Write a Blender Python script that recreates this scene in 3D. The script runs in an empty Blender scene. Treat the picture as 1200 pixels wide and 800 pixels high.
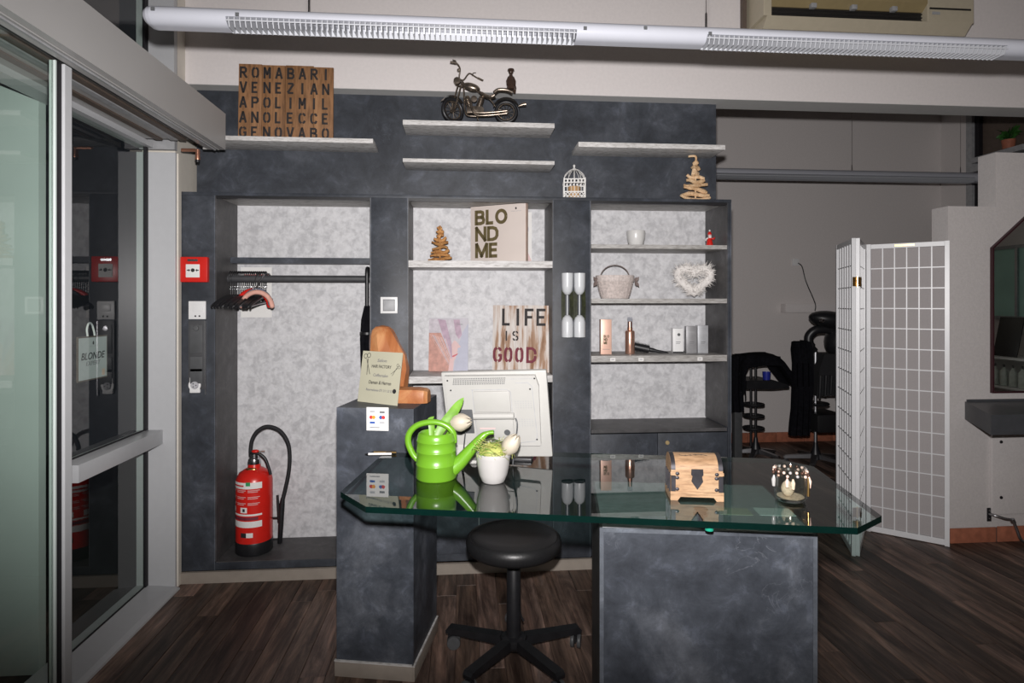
import bpy, bmesh, math, random
from mathutils import Vector, Matrix, Euler

# ------------------------------------------------------------ camera, world, flash, exposure
scene = bpy.context.scene
COL = scene.collection
YAW = math.atan(58 / 708)
camd = bpy.data.cameras.new('camera')
camd.sensor_width = 36.0
camd.lens = 708 / 1200 * 36
camd.shift_y = -45 / 1200
camd.clip_start = 0.05
cam = bpy.data.objects.new('camera', camd)
COL.objects.link(cam)
cam.location = (0, 0, 1.42)
cam.rotation_euler = (math.pi / 2, 0, -YAW)
scene.camera = cam

world = bpy.data.worlds.new('night')
scene.world = world
world.use_nodes = True
world.node_tree.nodes['Background'].inputs[0].default_value = (0.75, 0.8, 1.0, 1)
world.node_tree.nodes['Background'].inputs[1].default_value = 0.012

# the camera's flash gun, just above the lens: the light that made the picture
fl = bpy.data.lights.new('flash', 'SPOT')
fl.energy = 440
fl.spot_size = math.radians(86)
fl.spot_blend = 1.0
fl.shadow_soft_size = 0.022
fl.color = (1.0, 0.965, 0.955)
flash = bpy.data.objects.new('flash', fl)
COL.objects.link(flash)
flash.location = (0.0, 0.02, 1.55)
flash.rotation_euler = (math.radians(91), 0, -YAW + math.radians(-4.0))
flash.scale = (2.4, 1, 1)

# faint warm fill added behind the camera to lift the shadows
al = bpy.data.lights.new('fill_light', 'AREA')
al.shape = 'RECTANGLE'
al.size, al.size_y = 3.0, 1.6
al.energy = 9
al.color = (1.0, 0.86, 0.72)
area = bpy.data.objects.new('fill_light', al)
COL.objects.link(area)
area.location = (1.4, -1.2, 3.4)

scene.view_settings.view_transform = 'Standard'
scene.view_settings.look = 'None'
scene.view_settings.gamma = 1
scene.view_settings.exposure = 0.0
scene.view_settings.use_curve_mapping = False

R = math.radians
rnd = random.Random(7)

# ------------------------------------------------------------ materials
M = {}


def new_mat(name):
    m = bpy.data.materials.new(name)
    m.use_nodes = True
    nt = m.node_tree
    return m, nt, nt.nodes['Principled BSDF']


def plain(name, col, rough=0.5, metal=0.0, spec=0.5, vary=0.12, scale=30, bump=0.0, emit=None):
    """colour with a faint mottling, so that no surface is perfectly uniform"""
    m, nt, b = new_mat(name)
    N, L = nt.nodes, nt.links
    b.inputs['Roughness'].default_value = rough
    b.inputs['Metallic'].default_value = metal
    b.inputs['Specular IOR Level'].default_value = spec
    tc = N.new('ShaderNodeTexCoord')
    no = N.new('ShaderNodeTexNoise')
    no.inputs['Scale'].default_value = scale
    no.inputs['Detail'].default_value = 4
    L.new(tc.outputs['Object'], no.inputs['Vector'])
    cr = N.new('ShaderNodeValToRGB')
    lo = [c * (1 - vary) for c in col]
    hi = [min(1, c * (1 + vary)) for c in col]
    cr.color_ramp.elements[0].position = 0.3
    cr.color_ramp.elements[1].position = 0.7
    cr.color_ramp.elements[0].color = (*lo, 1)
    cr.color_ramp.elements[1].color = (*hi, 1)
    L.new(no.outputs['Fac'], cr.inputs['Fac'])
    L.new(cr.outputs['Color'], b.inputs['Base Color'])
    if bump:
        bp = N.new('ShaderNodeBump')
        bp.inputs['Strength'].default_value = bump
        bp.inputs['Distance'].default_value = 0.004
        L.new(no.outputs['Fac'], bp.inputs['Height'])
        L.new(bp.outputs['Normal'], b.inputs['Normal'])
    if emit:
        b.inputs['Emission Color'].default_value = (*col, 1)
        b.inputs['Emission Strength'].default_value = emit
    M[name] = m
    return m


def ramp(N, stops):
    cr = N.new('ShaderNodeValToRGB')
    el = cr.color_ramp.elements
    while len(el) < len(stops):
        el.new(0.5)
    for e, (p, c) in zip(el, stops):
        e.position = p
        e.color = (*c, 1)
    return cr


def noise(N, L, src, scale, detail=5, rough=0.6, dist=0.0):
    n = N.new('ShaderNodeTexNoise')
    n.inputs['Scale'].default_value = scale
    n.inputs['Detail'].default_value = detail
    n.inputs['Roughness'].default_value = rough
    n.inputs['Distortion'].default_value = dist
    L.new(src, n.inputs['Vector'])
    return n


def mixc(N, L, a, b, fac, mode='MIX'):
    mx = N.new('ShaderNodeMix')
    mx.data_type = 'RGBA'
    mx.blend_type = mode
    for s, v in ((mx.inputs[6], a), (mx.inputs[7], b)):
        if isinstance(v, tuple):
            s.default_value = (*v, 1)
        else:
            L.new(v, s)
    if isinstance(fac, (int, float)):
        mx.inputs[0].default_value = fac
    else:
        L.new(fac, mx.inputs[0])
    return mx.outputs[2]


def pos(N):
    return N.new('ShaderNodeNewGeometry').outputs['Position']


# trowelled slate laminate: clouds of blue grey with brighter scrapes
def slate(name, dark, mid, light, k=1.0):
    m, nt, b = new_mat(name)
    N, L = nt.nodes, nt.links
    p = pos(N)
    n1 = noise(N, L, p, 3.0 * k, 7, 0.66, 0.35)
    c1 = ramp(N, [(0.3, dark), (0.52, mid), (0.72, light)])
    L.new(n1.outputs['Fac'], c1.inputs['Fac'])
    n2 = noise(N, L, p, 10 * k, 9, 0.74, 0.5)
    c2 = ramp(N, [(0.36, (0.68, 0.68, 0.68)), (0.56, (1.0, 1.0, 1.0)), (0.60, (1.22, 1.22, 1.24)), (0.74, (1.45, 1.45, 1.5))])
    L.new(n2.outputs['Fac'], c2.inputs['Fac'])
    o = mixc(N, L, c1.outputs['Color'], c2.outputs['Color'], 1.0, 'MULTIPLY')
    n3 = noise(N, L, p, 7 * k, 5, 0.6, 0.8)
    c3 = ramp(N, [(0.493, (0, 0, 0)), (0.5, (0.55, 0.55, 0.55)), (0.507, (0, 0, 0))])
    L.new(n3.outputs['Fac'], c3.inputs['Fac'])
    n4 = noise(N, L, p, 3.3 * k, 2)
    c4 = ramp(N, [(0.55, (0, 0, 0)), (0.7, (1, 1, 1))])
    L.new(n4.outputs['Fac'], c4.inputs['Fac'])
    mk = mixc(N, L, c3.outputs['Color'], c4.outputs['Color'], 1.0, 'MULTIPLY')
    o = mixc(N, L, o, light, mk)
    L.new(o, b.inputs['Base Color'])
    b.inputs['Roughness'].default_value = 0.48
    b.inputs['Specular IOR Level'].default_value = 0.35
    bp = N.new('ShaderNodeBump')
    bp.inputs['Strength'].default_value = 0.12
    bp.inputs['Distance'].default_value = 0.004
    L.new(n2.outputs['Fac'], bp.inputs['Height'])
    L.new(bp.outputs['Normal'], b.inputs['Normal'])
    M[name] = m


slate('slate', (0.024, 0.028, 0.036), (0.046, 0.052, 0.064), (0.088, 0.097, 0.116))
slate('slate_desk', (0.030, 0.034, 0.043), (0.062, 0.070, 0.086), (0.150, 0.162, 0.188), 1.2)
slate('slate_edge', (0.07, 0.078, 0.095), (0.10, 0.112, 0.132), (0.16, 0.175, 0.20))
slate('slate_inner', (0.058, 0.056, 0.058), (0.082, 0.08, 0.082), (0.11, 0.108, 0.112))


# mottled silver grey wallpaper in the niches
def wallpaper():
    m, nt, b = new_mat('wallpaper')
    N, L = nt.nodes, nt.links
    p = pos(N)
    n1 = noise(N, L, p, 22, 3, 0.6, 0.5)
    c1 = ramp(N, [(0.36, (0.47, 0.47, 0.485)), (0.5, (0.575, 0.575, 0.59)), (0.62, (0.63, 0.63, 0.645))])
    L.new(n1.outputs['Fac'], c1.inputs['Fac'])
    n2 = noise(N, L, p, 55, 4, 0.6)
    c2 = ramp(N, [(0.35, (0.90, 0.90, 0.90)), (0.6, (1.03, 1.03, 1.03))])
    L.new(n2.outputs['Fac'], c2.inputs['Fac'])
    o = mixc(N, L, c1.outputs['Color'], c2.outputs['Color'], 1.0, 'MULTIPLY')
    L.new(o, b.inputs['Base Color'])
    b.inputs['Roughness'].default_value = 0.55
    M['wallpaper'] = m


wallpaper()


# wood grain along one axis of world (planks) or object space
def wood(name, stops, grain=(14, 1.2, 14), rough=0.5, space='Object', per_object=0.0, bump=0.15, fine=True):
    m, nt, b = new_mat(name)
    N, L = nt.nodes, nt.links
    if space == 'world':
        src = pos(N)
    else:
        src = N.new('ShaderNodeTexCoord').outputs['Object']
    mp = N.new('ShaderNodeMapping')
    mp.inputs['Scale'].default_value = grain
    L.new(src, mp.inputs['Vector'])
    oi = N.new('ShaderNodeObjectInfo')
    if per_object:
        ad = N.new('ShaderNodeVectorMath')
        ad.operation = 'MULTIPLY_ADD'
        L.new(oi.outputs['Random'], ad.inputs[0])
        ad.inputs[1].default_value = (37, 91, 13)
        L.new(mp.outputs['Vector'], ad.inputs[2])
        v = ad.outputs[0]
    else:
        v = mp.outputs['Vector']
    n1 = noise(N, L, v, 1.0, 6, 0.65, 0.6)
    c1 = ramp(N, stops)
    L.new(n1.outputs['Fac'], c1.inputs['Fac'])
    o = c1.outputs['Color']
    if fine:
        mp2 = N.new('ShaderNodeMapping')
        mp2.inputs['Scale'].default_value = (6, 2, 6)
        L.new(v, mp2.inputs['Vector'])
        n2 = noise(N, L, mp2.outputs['Vector'], 1.0, 4, 0.6)
        c2 = ramp(N, [(0.3, (0.62, 0.6, 0.58)), (0.55, (1.05, 1.05, 1.05))])
        L.new(n2.outputs['Fac'], c2.inputs['Fac'])
        o = mixc(N, L, o, c2.outputs['Color'], 1.0, 'MULTIPLY')
    if per_object:
        c3 = ramp(N, [(0.0, (1 - per_object, 1 - per_object, 1 - per_object * 1.0)),
                      (0.5, (1, 0.97, 0.93)), (1.0, (1 + per_object, 1 + per_object, 1 + per_object * 1.15))])
        L.new(oi.outputs['Random'], c3.inputs['Fac'])
        o = mixc(N, L, o, c3.outputs['Color'], 1.0, 'MULTIPLY')
    L.new(o, b.inputs['Base Color'])
    b.inputs['Roughness'].default_value = rough
    b.inputs['Specular IOR Level'].default_value = 0.35
    if bump:
        bp = N.new('ShaderNodeBump')
        bp.inputs['Strength'].default_value = bump
        bp.inputs['Distance'].default_value = 0.003
        L.new(n1.outputs['Fac'], bp.inputs['Height'])
        L.new(bp.outputs['Normal'], b.inputs['Normal'])
    M[name] = m


wood('floor_wood', [(0.30, (0.030, 0.021, 0.018)), (0.45, (0.083, 0.056, 0.045)), (0.6, (0.15, 0.106, 0.086)),
                    (0.74, (0.22, 0.175, 0.155))], grain=(13, 1.3, 13), rough=0.5, space='world', per_object=0.5)
_m = M['floor_wood']
_N, _L = _m.node_tree.nodes, _m.node_tree.links
_b = _N['Principled BSDF']
_src = _b.inputs['Base Color'].links[0].from_socket
_mp = _N.new('ShaderNodeMapping')
_mp.inputs['Scale'].default_value = (16, 2.0, 10)
_L.new(pos(_N), _mp.inputs['Vector'])
_oi = _N.new('ShaderNodeObjectInfo')
_ad = _N.new('ShaderNodeVectorMath')
_ad.operation = 'MULTIPLY_ADD'
_L.new(_oi.outputs['Random'], _ad.inputs[0])
_ad.inputs[1].default_value = (53, 17, 29)
_L.new(_mp.outputs['Vector'], _ad.inputs[2])
_n = noise(_N, _L, _ad.outputs[0], 1.0, 6, 0.7, 0.8)
_c = ramp(_N, [(0.36, (0.42, 0.38, 0.38)), (0.5, (1.0, 0.98, 0.95)), (0.64, (1.75, 1.6, 1.5))])
_L.new(_n.outputs['Fac'], _c.inputs['Fac'])
_o = mixc(_N, _L, _src, _c.outputs['Color'], 1.0, 'MULTIPLY')
_L.new(_o, _b.inputs['Base Color'])
wood('letter_board_wood', [(0.3, (0.15, 0.075, 0.033)), (0.55, (0.27, 0.14, 0.065)), (0.75, (0.36, 0.2, 0.10))],
     grain=(14, 3, 2.0), rough=0.6, per_object=0.25)
wood('orange_wood', [(0.3, (0.24, 0.075, 0.025)), (0.5, (0.36, 0.13, 0.048)), (0.7, (0.52, 0.27, 0.12))],
     grain=(9, 9, 6), rough=0.35, fine=False)
wood('pale_wood', [(0.3, (0.30, 0.175, 0.095)), (0.55, (0.39, 0.25, 0.145)), (0.75, (0.44, 0.31, 0.195))],
     grain=(4, 20, 22), rough=0.5)
wood('drift_wood', [(0.3, (0.47, 0.29, 0.15)), (0.5, (0.68, 0.47, 0.28)), (0.72, (0.82, 0.65, 0.44))],
     grain=(30, 30, 30), rough=0.7, per_object=0.2)
wood('drift_wood_brown', [(0.3, (0.30, 0.14, 0.045)), (0.5, (0.48, 0.24, 0.085)), (0.72, (0.68, 0.40, 0.17))],
     grain=(30, 30, 30), rough=0.6, per_object=0.2)
wood('shelf_stone', [(0.3, (0.50, 0.49, 0.48)), (0.55, (0.66, 0.65, 0.64)), (0.75, (0.74, 0.73, 0.72))],
     grain=(5, 30, 30), rough=0.5, bump=0.05)
wood('shelf_grey', [(0.3, (0.30, 0.29, 0.28)), (0.55, (0.42, 0.41, 0.395)), (0.75, (0.48, 0.47, 0.46))],
     grain=(5, 30, 30), rough=0.5, bump=0.05)


# whitewashed board: white paint over brown wood in vertical streaks
def whitewash():
    m, nt, b = new_mat('whitewashed_board')
    N, L = nt.nodes, nt.links
    src = N.new('ShaderNodeTexCoord').outputs['Object']
    mp = N.new('ShaderNodeMapping')
    mp.inputs['Scale'].default_value = (26, 3, 3.2)
    L.new(src, mp.inputs['Vector'])
    n = noise(N, L, mp.outputs['Vector'], 1.0, 5, 0.6, 0.4)
    c = ramp(N, [(0.43, (0.66, 0.62, 0.585)), (0.51, (0.58, 0.50, 0.45)), (0.57, (0.38, 0.24, 0.16)), (0.70, (0.24, 0.13, 0.07))])
    L.new(n.outputs['Fac'], c.inputs['Fac'])
    L.new(c.outputs['Color'], b.inputs['Base Color'])
    b.inputs['Roughness'].default_value = 0.7
    M['whitewashed_board'] = m


whitewash()


# clear pane: tinted see-through with a mirror coat by angle on its room side
def pane_mat(name, tint, ior=1.75, coat=True, rough=0.0):
    m = bpy.data.materials.new(name)
    m.use_nodes = True
    nt = m.node_tree
    N, L = nt.nodes, nt.links
    N.remove(N['Principled BSDF'])
    out = N['Material Output']
    tr = N.new('ShaderNodeBsdfTransparent')
    tr.inputs[0].default_value = (*tint, 1)
    if coat:
        gl = N.new('ShaderNodeBsdfGlossy')
        gl.inputs['Roughness'].default_value = rough
        gl.inputs['Color'].default_value = (1, 1, 1, 1)
        fr = N.new('ShaderNodeFresnel')
        fr.inputs['IOR'].default_value = ior
        mx = N.new('ShaderNodeMixShader')
        ge = N.new('ShaderNodeNewGeometry')       # the coat works from the front face only
        inv = N.new('ShaderNodeMath')
        inv.operation = 'SUBTRACT'
        inv.inputs[0].default_value = 1.0
        L.new(ge.outputs['Backfacing'], inv.inputs[1])
        mu = N.new('ShaderNodeMath')
        mu.operation = 'MULTIPLY'
        L.new(fr.outputs[0], mu.inputs[0])
        L.new(inv.outputs[0], mu.inputs[1])
        L.new(mu.outputs[0], mx.inputs[0])
        L.new(tr.outputs[0], mx.inputs[1])
        L.new(gl.outputs[0], mx.inputs[2])
        L.new(mx.outputs[0], out.inputs[0])
    else:
        L.new(tr.outputs[0], out.inputs[0])
    M[name] = m


pane_mat('window_glass', (0.80, 0.86, 0.83), 1.62)
pane_mat('window_glass_outer', (0.97, 0.98, 0.97), coat=False)
pane_mat('table_glass', (0.44, 0.56, 0.53), 1.72)
pane_mat('table_glass_under', (0.95, 0.98, 0.97), coat=False)
pane_mat('clear_plastic', (0.85, 0.86, 0.88), 1.45)

def rim_glass(name, tint):
    m = bpy.data.materials.new(name)
    m.use_nodes = True
    N, L = m.node_tree.nodes, m.node_tree.links
    N.remove(N['Principled BSDF'])
    tr = N.new('ShaderNodeBsdfTransparent')
    tr.inputs[0].default_value = (*tint, 1)
    gl = N.new('ShaderNodeBsdfGlossy')
    gl.inputs['Roughness'].default_value = 0.05
    lw = N.new('ShaderNodeLayerWeight')
    lw.inputs['Blend'].default_value = 0.42
    cr = ramp(N, [(0.0, (0.09, 0.09, 0.09)), (0.5, (0.18, 0.18, 0.18)), (1.0, (0.9, 0.9, 0.9))])
    L.new(lw.outputs['Facing'], cr.inputs['Fac'])
    mx = N.new('ShaderNodeMixShader')
    L.new(cr.outputs['Color'], mx.inputs[0])
    L.new(tr.outputs[0], mx.inputs[1])
    L.new(gl.outputs[0], mx.inputs[2])
    L.new(mx.outputs[0], N['Material Output'].inputs[0])
    M[name] = m


rim_glass('jar_glass', (0.93, 0.95, 0.94))
plain('white_wall', (0.70, 0.66, 0.65), 0.8, vary=0.03, scale=60, bump=0.05)
plain('grey_wall', (0.66, 0.62, 0.605), 0.85, vary=0.03, scale=60, bump=0.05)
plain('rough_plaster', (0.58, 0.55, 0.54), 0.85, vary=0.05, scale=90, bump=0.3)
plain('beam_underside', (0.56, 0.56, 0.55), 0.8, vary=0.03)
plain('ceiling_white', (0.65, 0.64, 0.62), 0.9, vary=0.03)
plain('window_frame', (0.47, 0.48, 0.495), 0.32, vary=0.02)
plain('operator_box', (0.36, 0.355, 0.35), 0.4, vary=0.02, scale=4)
plain('black_gasket', (0.008, 0.007, 0.010), 0.6)
plain('cream_paint', (0.66, 0.62, 0.55), 0.5, vary=0.03)
plain('frosted_panel', (0.55, 0.62, 0.60), 0.55, vary=0.05, scale=3)
plain('outside_dark', (0.02, 0.022, 0.022), 0.9)
plain('baseboard_tile', (0.31, 0.27, 0.23), 0.5, vary=0.07, scale=20)
plain('terracotta', (0.36, 0.125, 0.07), 0.7, vary=0.2, scale=25, bump=0.1)
plain('lamp_white', (0.37, 0.38, 0.42), 0.3, vary=0.01)
plain('lamp_slat', (0.36, 0.37, 0.395), 0.35, vary=0.02)
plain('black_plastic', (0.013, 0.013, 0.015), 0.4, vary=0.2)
plain('black_soft', (0.012, 0.012, 0.014), 0.75, vary=0.25, scale=60)
plain('black_leather', (0.014, 0.014, 0.015), 0.38, vary=0.15, scale=120, bump=0.12)
plain('black_cloth', (0.007, 0.007, 0.009), 0.95, spec=0.05, vary=0.3, scale=40)
plain('dark_paint', (0.055, 0.056, 0.06), 0.45)
plain('grey_plastic', (0.075, 0.078, 0.082), 0.45)
plain('mid_grey', (0.33, 0.335, 0.345), 0.5)
plain('white_plastic', (0.74, 0.74, 0.74), 0.35, vary=0.02)
plain('warm_white_plastic', (0.385, 0.38, 0.362), 0.35, vary=0.015)
plain('white_ceramic', (0.40, 0.39, 0.38), 0.18, vary=0.02)
plain('cup_white', (0.66, 0.655, 0.64), 0.25, vary=0.02)
plain('vase_white', (0.60, 0.62, 0.64), 0.3, vary=0.02)
plain('sign_grey', (0.46, 0.49, 0.50), 0.6, vary=0.02)
plain('white_paint', (0.72, 0.71, 0.69), 0.55, vary=0.04)
plain('screen_white', (0.68, 0.685, 0.70), 0.35, vary=0.02)
plain('rice_paper', (0.37, 0.345, 0.345), 0.85, vary=0.08, scale=200)
plain('paper', (0.76, 0.75, 0.73), 0.7, vary=0.02)
plain('cream_card', (0.45, 0.435, 0.33), 0.6, vary=0.04, scale=8)
plain('ink', (0.02, 0.02, 0.022), 0.6)
plain('grey_ink', (0.16, 0.16, 0.17), 0.6)
plain('pale_ink', (0.42, 0.42, 0.44), 0.6)
plain('blue_ink', (0.03, 0.09, 0.35), 0.6)
plain('red_ink', (0.55, 0.03, 0.03), 0.6)
plain('orange_ink', (0.8, 0.32, 0.03), 0.6)
plain('green_ink', (0.03, 0.28, 0.10), 0.6)
plain('maroon_paint', (0.16, 0.018, 0.035), 0.65, vary=0.25, scale=40)
plain('stencil_black', (0.022, 0.018, 0.018), 0.7, vary=0.3, scale=40)
plain('signal_red', (0.62, 0.018, 0.012), 0.3, vary=0.04)
plain('chrome', (0.62, 0.62, 0.64), 0.2, metal=1.0, vary=0.05)
plain('steel', (0.42, 0.42, 0.44), 0.35, metal=1.0, vary=0.08)
plain('pewter', (0.27, 0.225, 0.185), 0.3, metal=0.9, vary=0.35, scale=60)
plain('brass', (0.72, 0.47, 0.18), 0.28, metal=1.0, vary=0.08)
plain('brass_knob', (0.55, 0.42, 0.22), 0.3, metal=0.35)
plain('copper', (0.70, 0.42, 0.32), 0.3, metal=0.85, vary=0.05)
plain('copper_card', (0.72, 0.46, 0.36), 0.42, metal=0.25, vary=0.04)
plain('copper_pipe', (0.50, 0.24, 0.16), 0.35, metal=0.8, vary=0.1)
plain('olive_ink', (0.115, 0.088, 0.035), 0.6)
plain('pearl_board', (0.66, 0.585, 0.54), 0.45, vary=0.05, scale=4)
plain('pearl_edge', (0.60, 0.45, 0.37), 0.5)
plain('lime_plastic', (0.125, 0.305, 0.018), 0.3, vary=0.02)
plain('leaf_green', (0.12, 0.26, 0.025), 0.45, vary=0.3, scale=40)
plain('stem_green', (0.026, 0.031, 0.010), 0.6, vary=0.5, scale=60)
plain('grass_straw', (0.32, 0.34, 0.09), 0.6, vary=0.35, scale=40)
plain('plant_dark', (0.03, 0.12, 0.018), 0.6, vary=0.4)
plain('tulip_white', (0.42, 0.375, 0.30), 0.5, vary=0.08, scale=30)
plain('wicker', (0.60, 0.53, 0.50), 0.65, vary=0.2, scale=90)
plain('wicker_dark', (0.17, 0.13, 0.12), 0.6, vary=0.2)
plain('fluff', (0.74, 0.71, 0.685), 0.9, vary=0.08, scale=40)
plain('pink_felt', (0.66, 0.36, 0.29), 0.8)
plain('bluegrey_felt', (0.17, 0.18, 0.23), 0.8)
plain('yellow_felt', (0.62, 0.38, 0.10), 0.8)
plain('beige_ac', (0.46, 0.41, 0.31), 0.45, vary=0.03)
plain('beige_ac_dark', (0.30, 0.235, 0.12), 0.5, vary=0.04)
plain('vent_black', (0.012, 0.011, 0.010), 0.6)
plain('brown_duct', (0.10, 0.075, 0.06), 0.6)
plain('grey_counter', (0.06, 0.063, 0.07), 0.45, vary=0.1)
plain('rose_skin', (0.62, 0.42, 0.41), 0.5, vary=0.05)
plain('hair_coral', (0.47, 0.23, 0.18), 0.5, vary=0.25, scale=35)
plain('hair_peach', (0.56, 0.36, 0.31), 0.5, vary=0.2, scale=35)
plain('hair_lilac', (0.40, 0.28, 0.36), 0.5, vary=0.2, scale=35)
plain('hair_silver', (0.48, 0.44, 0.48), 0.5, vary=0.2, scale=35)
plain('poster_blue', (0.40, 0.41, 0.50), 0.5, vary=0.05)
plain('poster_grey', (0.47, 0.45, 0.49), 0.5, vary=0.05)
plain('lip_red', (0.45, 0.08, 0.10), 0.5)
plain('silver_card', (0.30, 0.30, 0.31), 0.35, metal=0.3)
plain('silver_card_light', (0.42, 0.43, 0.45), 0.35, metal=0.3)
plain('candle_amber', (0.45, 0.27, 0.12), 0.5)
plain('bead_pearl', (0.75, 0.55, 0.46), 0.2, vary=0.2)
plain('bead_dark', (0.07, 0.03, 0.02), 0.25)
plain('sand', (0.62, 0.50, 0.36), 0.8, vary=0.3, scale=150)
plain('green_glass_edge', (0.001, 0.011, 0.009), 0.2, vary=0.1)
plain('green_peg', (0.02, 0.30, 0.20), 0.15)
plain('window_teal', (0.40, 0.66, 0.58), 0.3, vary=0.1, scale=4)
plain('bottle_white', (0.6, 0.65, 0.6), 0.35)
plain('brown_glass', (0.05, 0.03, 0.022), 0.2)
plain('blue_plastic', (0.02, 0.03, 0.30), 0.4)
plain('antique_iron', (0.05, 0.048, 0.055), 0.4, metal=0.6, vary=0.3)
plain('frame_maroon', (0.035, 0.008, 0.012), 0.4)
m_, nt_, b_ = new_mat('mirror_glass')
b_.inputs['Base Color'].default_value = (0.75, 0.8, 0.78, 1)
b_.inputs['Metallic'].default_value = 1
b_.inputs['Roughness'].default_value = 0.01
M['mirror_glass'] = m_

# ------------------------------------------------------------ building helpers
class MB:
    """collects shapes in one bmesh; build() links them as one mesh object"""

    def __init__(self):
        self.bm = bmesh.new()
        self.mats = []
        self.xf = Matrix.Identity(4)

    def mi(self, m):
        if m not in self.mats:
            self.mats.append(m)
        return self.mats.index(m)

    def face(self, vs, m):
        try:
            f = self.bm.faces.new(vs)
        except ValueError:
            return None
        f.material_index = self.mi(m)
        return f

    def v(self, co):
        return self.bm.verts.new(self.xf @ Vector(co))

    def box(self, x0, x1, y0, y1, z0, z1, m, bev=0.0):
        vs = [self.v((x, y, z)) for x in (x0, x1) for y in (y0, y1) for z in (z0, z1)]
        fs = []
        for q in ((0, 1, 3, 2), (4, 6, 7, 5), (0, 4, 5, 1), (2, 3, 7, 6), (0, 2, 6, 4), (1, 5, 7, 3)):
            fs.append(self.face([vs[i] for i in q], m))
        if bev:
            es = list({e for f in fs for e in f.edges})
            bmesh.ops.bevel(self.bm, geom=es, offset=bev, segments=2, affect='EDGES', profile=0.6, material=self.mi(m))
        return self

    def prism(self, poly, h0, h1, m, axis='Z', m_side=None, m_bot=None):
        """polygon (a,b) pushed along axis. Z: (x,y); Y: (x,z); X: (y,z)"""
        def P(a, b, h):
            return {'Z': (a, b, h), 'Y': (a, h, b), 'X': (h, a, b)}[axis]
        lo = [self.v(P(a, b, h0)) for a, b in poly]
        hi = [self.v(P(a, b, h1)) for a, b in poly]
        self.face(lo[::-1], m_bot or m)
        self.face(hi, m)
        n = len(poly)
        for i in range(n):
            self.face([lo[i], lo[(i + 1) % n], hi[(i + 1) % n], hi[i]], m_side or m)
        return self

    def lathe(self, prof, m, c=(0, 0, 0), seg=24, axis='Z', mfun=None):
        rings = []
        for r, z in prof:
            ring = []
            if r < 1e-6:
                rings.append([self.v(self._ax(c, 0, 0, z, axis))])
                continue
            for i in range(seg):
                a = 2 * math.pi * i / seg
                ring.append(self.v(self._ax(c, r * math.cos(a), r * math.sin(a), z, axis)))
            rings.append(ring)
        for k in range(len(rings) - 1):
            a, b = rings[k], rings[k + 1]
            mm = mfun(k) if mfun else m
            for i in range(seg):
                j = (i + 1) % seg
                if len(a) == 1 and len(b) == 1:
                    break
                if len(a) == 1:
                    self.face([a[0], b[j], b[i]][::-1], mm)
                elif len(b) == 1:
                    self.face([a[i], a[j], b[0]], mm)
                else:
                    self.face([a[i], a[j], b[j], b[i]], mm)
        for ring, flip in ((rings[0], True), (rings[-1], False)):
            if len(ring) > 1:
                self.face(ring[::-1] if flip else ring, m)
        return self

    @staticmethod
    def _ax(c, a, b, h, axis):
        if axis == 'Z':
            return (c[0] + a, c[1] + b, c[2] + h)
        if axis == 'Y':
            return (c[0] + a, c[1] + h, c[2] + b)
        return (c[0] + h, c[1] + a, c[2] + b)

    def tube(self, pts, r, m, seg=8, closed=False, flat=1.0):
        pts = [Vector(p) for p in pts]
        n = len(pts)
        rr = r if isinstance(r, (list, tuple)) else [r] * n
        rings = []
        up = None
        for i, p in enumerate(pts):
            if closed:
                t = pts[(i + 1) % n] - pts[i - 1]
            else:
                t = pts[min(i + 1, n - 1)] - pts[max(i - 1, 0)]
            t.normalize()
            if up is None:
                up = Vector((0, 0, 1)) if abs(t.z) < 0.9 else Vector((0, 1, 0))
            a = t.cross(up)
            if a.length < 1e-5:
                a = t.cross(Vector((1, 0, 0)))
            a.normalize()
            b = a.cross(t).normalized()
            up = b
            rings.append([self.v(p + a * (rr[i] * math.cos(2 * math.pi * k / seg)) + b * (rr[i] * flat * math.sin(2 * math.pi * k / seg))) for k in range(seg)])
        for i in range(n if closed else n - 1):
            A, B = rings[i], rings[(i + 1) % n]
            for k in range(seg):
                self.face([A[k], B[k], B[(k + 1) % seg], A[(k + 1) % seg]], m)
        if not closed:
            self.face(rings[0], m)
            self.face(rings[-1][::-1], m)
        return self

    def ball(self, c, r, m, seg=12, rings=8):
        rx, ry, rz = r if isinstance(r, (list, tuple)) else (r, r, r)
        prev = None
        for i in range(rings + 1):
            t = math.pi * i / rings - math.pi / 2
            z, q = math.sin(t), math.cos(t)
            if i in (0, rings):
                ring = [self.v((c[0], c[1], c[2] + rz * z))]
            else:
                ring = [self.v((c[0] + rx * q * math.cos(2 * math.pi * k / seg), c[1] + ry * q * math.sin(2 * math.pi * k / seg), c[2] + rz * z)) for k in range(seg)]
            if prev:
                for k in range(seg):
                    j = (k + 1) % seg
                    if len(prev) == 1:
                        self.face([prev[0], ring[j], ring[k]], m)
                    elif len(ring) == 1:
                        self.face([prev[k], prev[j], ring[0]], m)
                    else:
                        self.face([prev[k], prev[j], ring[j], ring[k]], m)
            prev = ring
        return self

    def stroke(self, pts, t, y0, y1, m):
        """flat strip of width t along a polyline in the XZ plane, y0..y1 thick"""
        pts = [Vector((p[0], p[1])) for p in pts]
        L, Rr = [], []
        n = len(pts)
        for i, p in enumerate(pts):
            d0 = (pts[i] - pts[i - 1]).normalized() if i else None
            d1 = (pts[i + 1] - pts[i]).normalized() if i < n - 1 else None
            if d0 is None:
                nn, k = Vector((-d1.y, d1.x)), 1
            elif d1 is None:
                nn, k = Vector((-d0.y, d0.x)), 1
            else:
                nn = (Vector((-d0.y, d0.x)) + Vector((-d1.y, d1.x))).normalized()
                k = 1 / max(0.5, nn.dot(Vector((-d1.y, d1.x))))
            L.append(p + nn * t / 2 * k)
            Rr.append(p - nn * t / 2 * k)
        f = [self.v((p.x, y0, p.y)) for p in L] , [self.v((p.x, y0, p.y)) for p in Rr]
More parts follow.
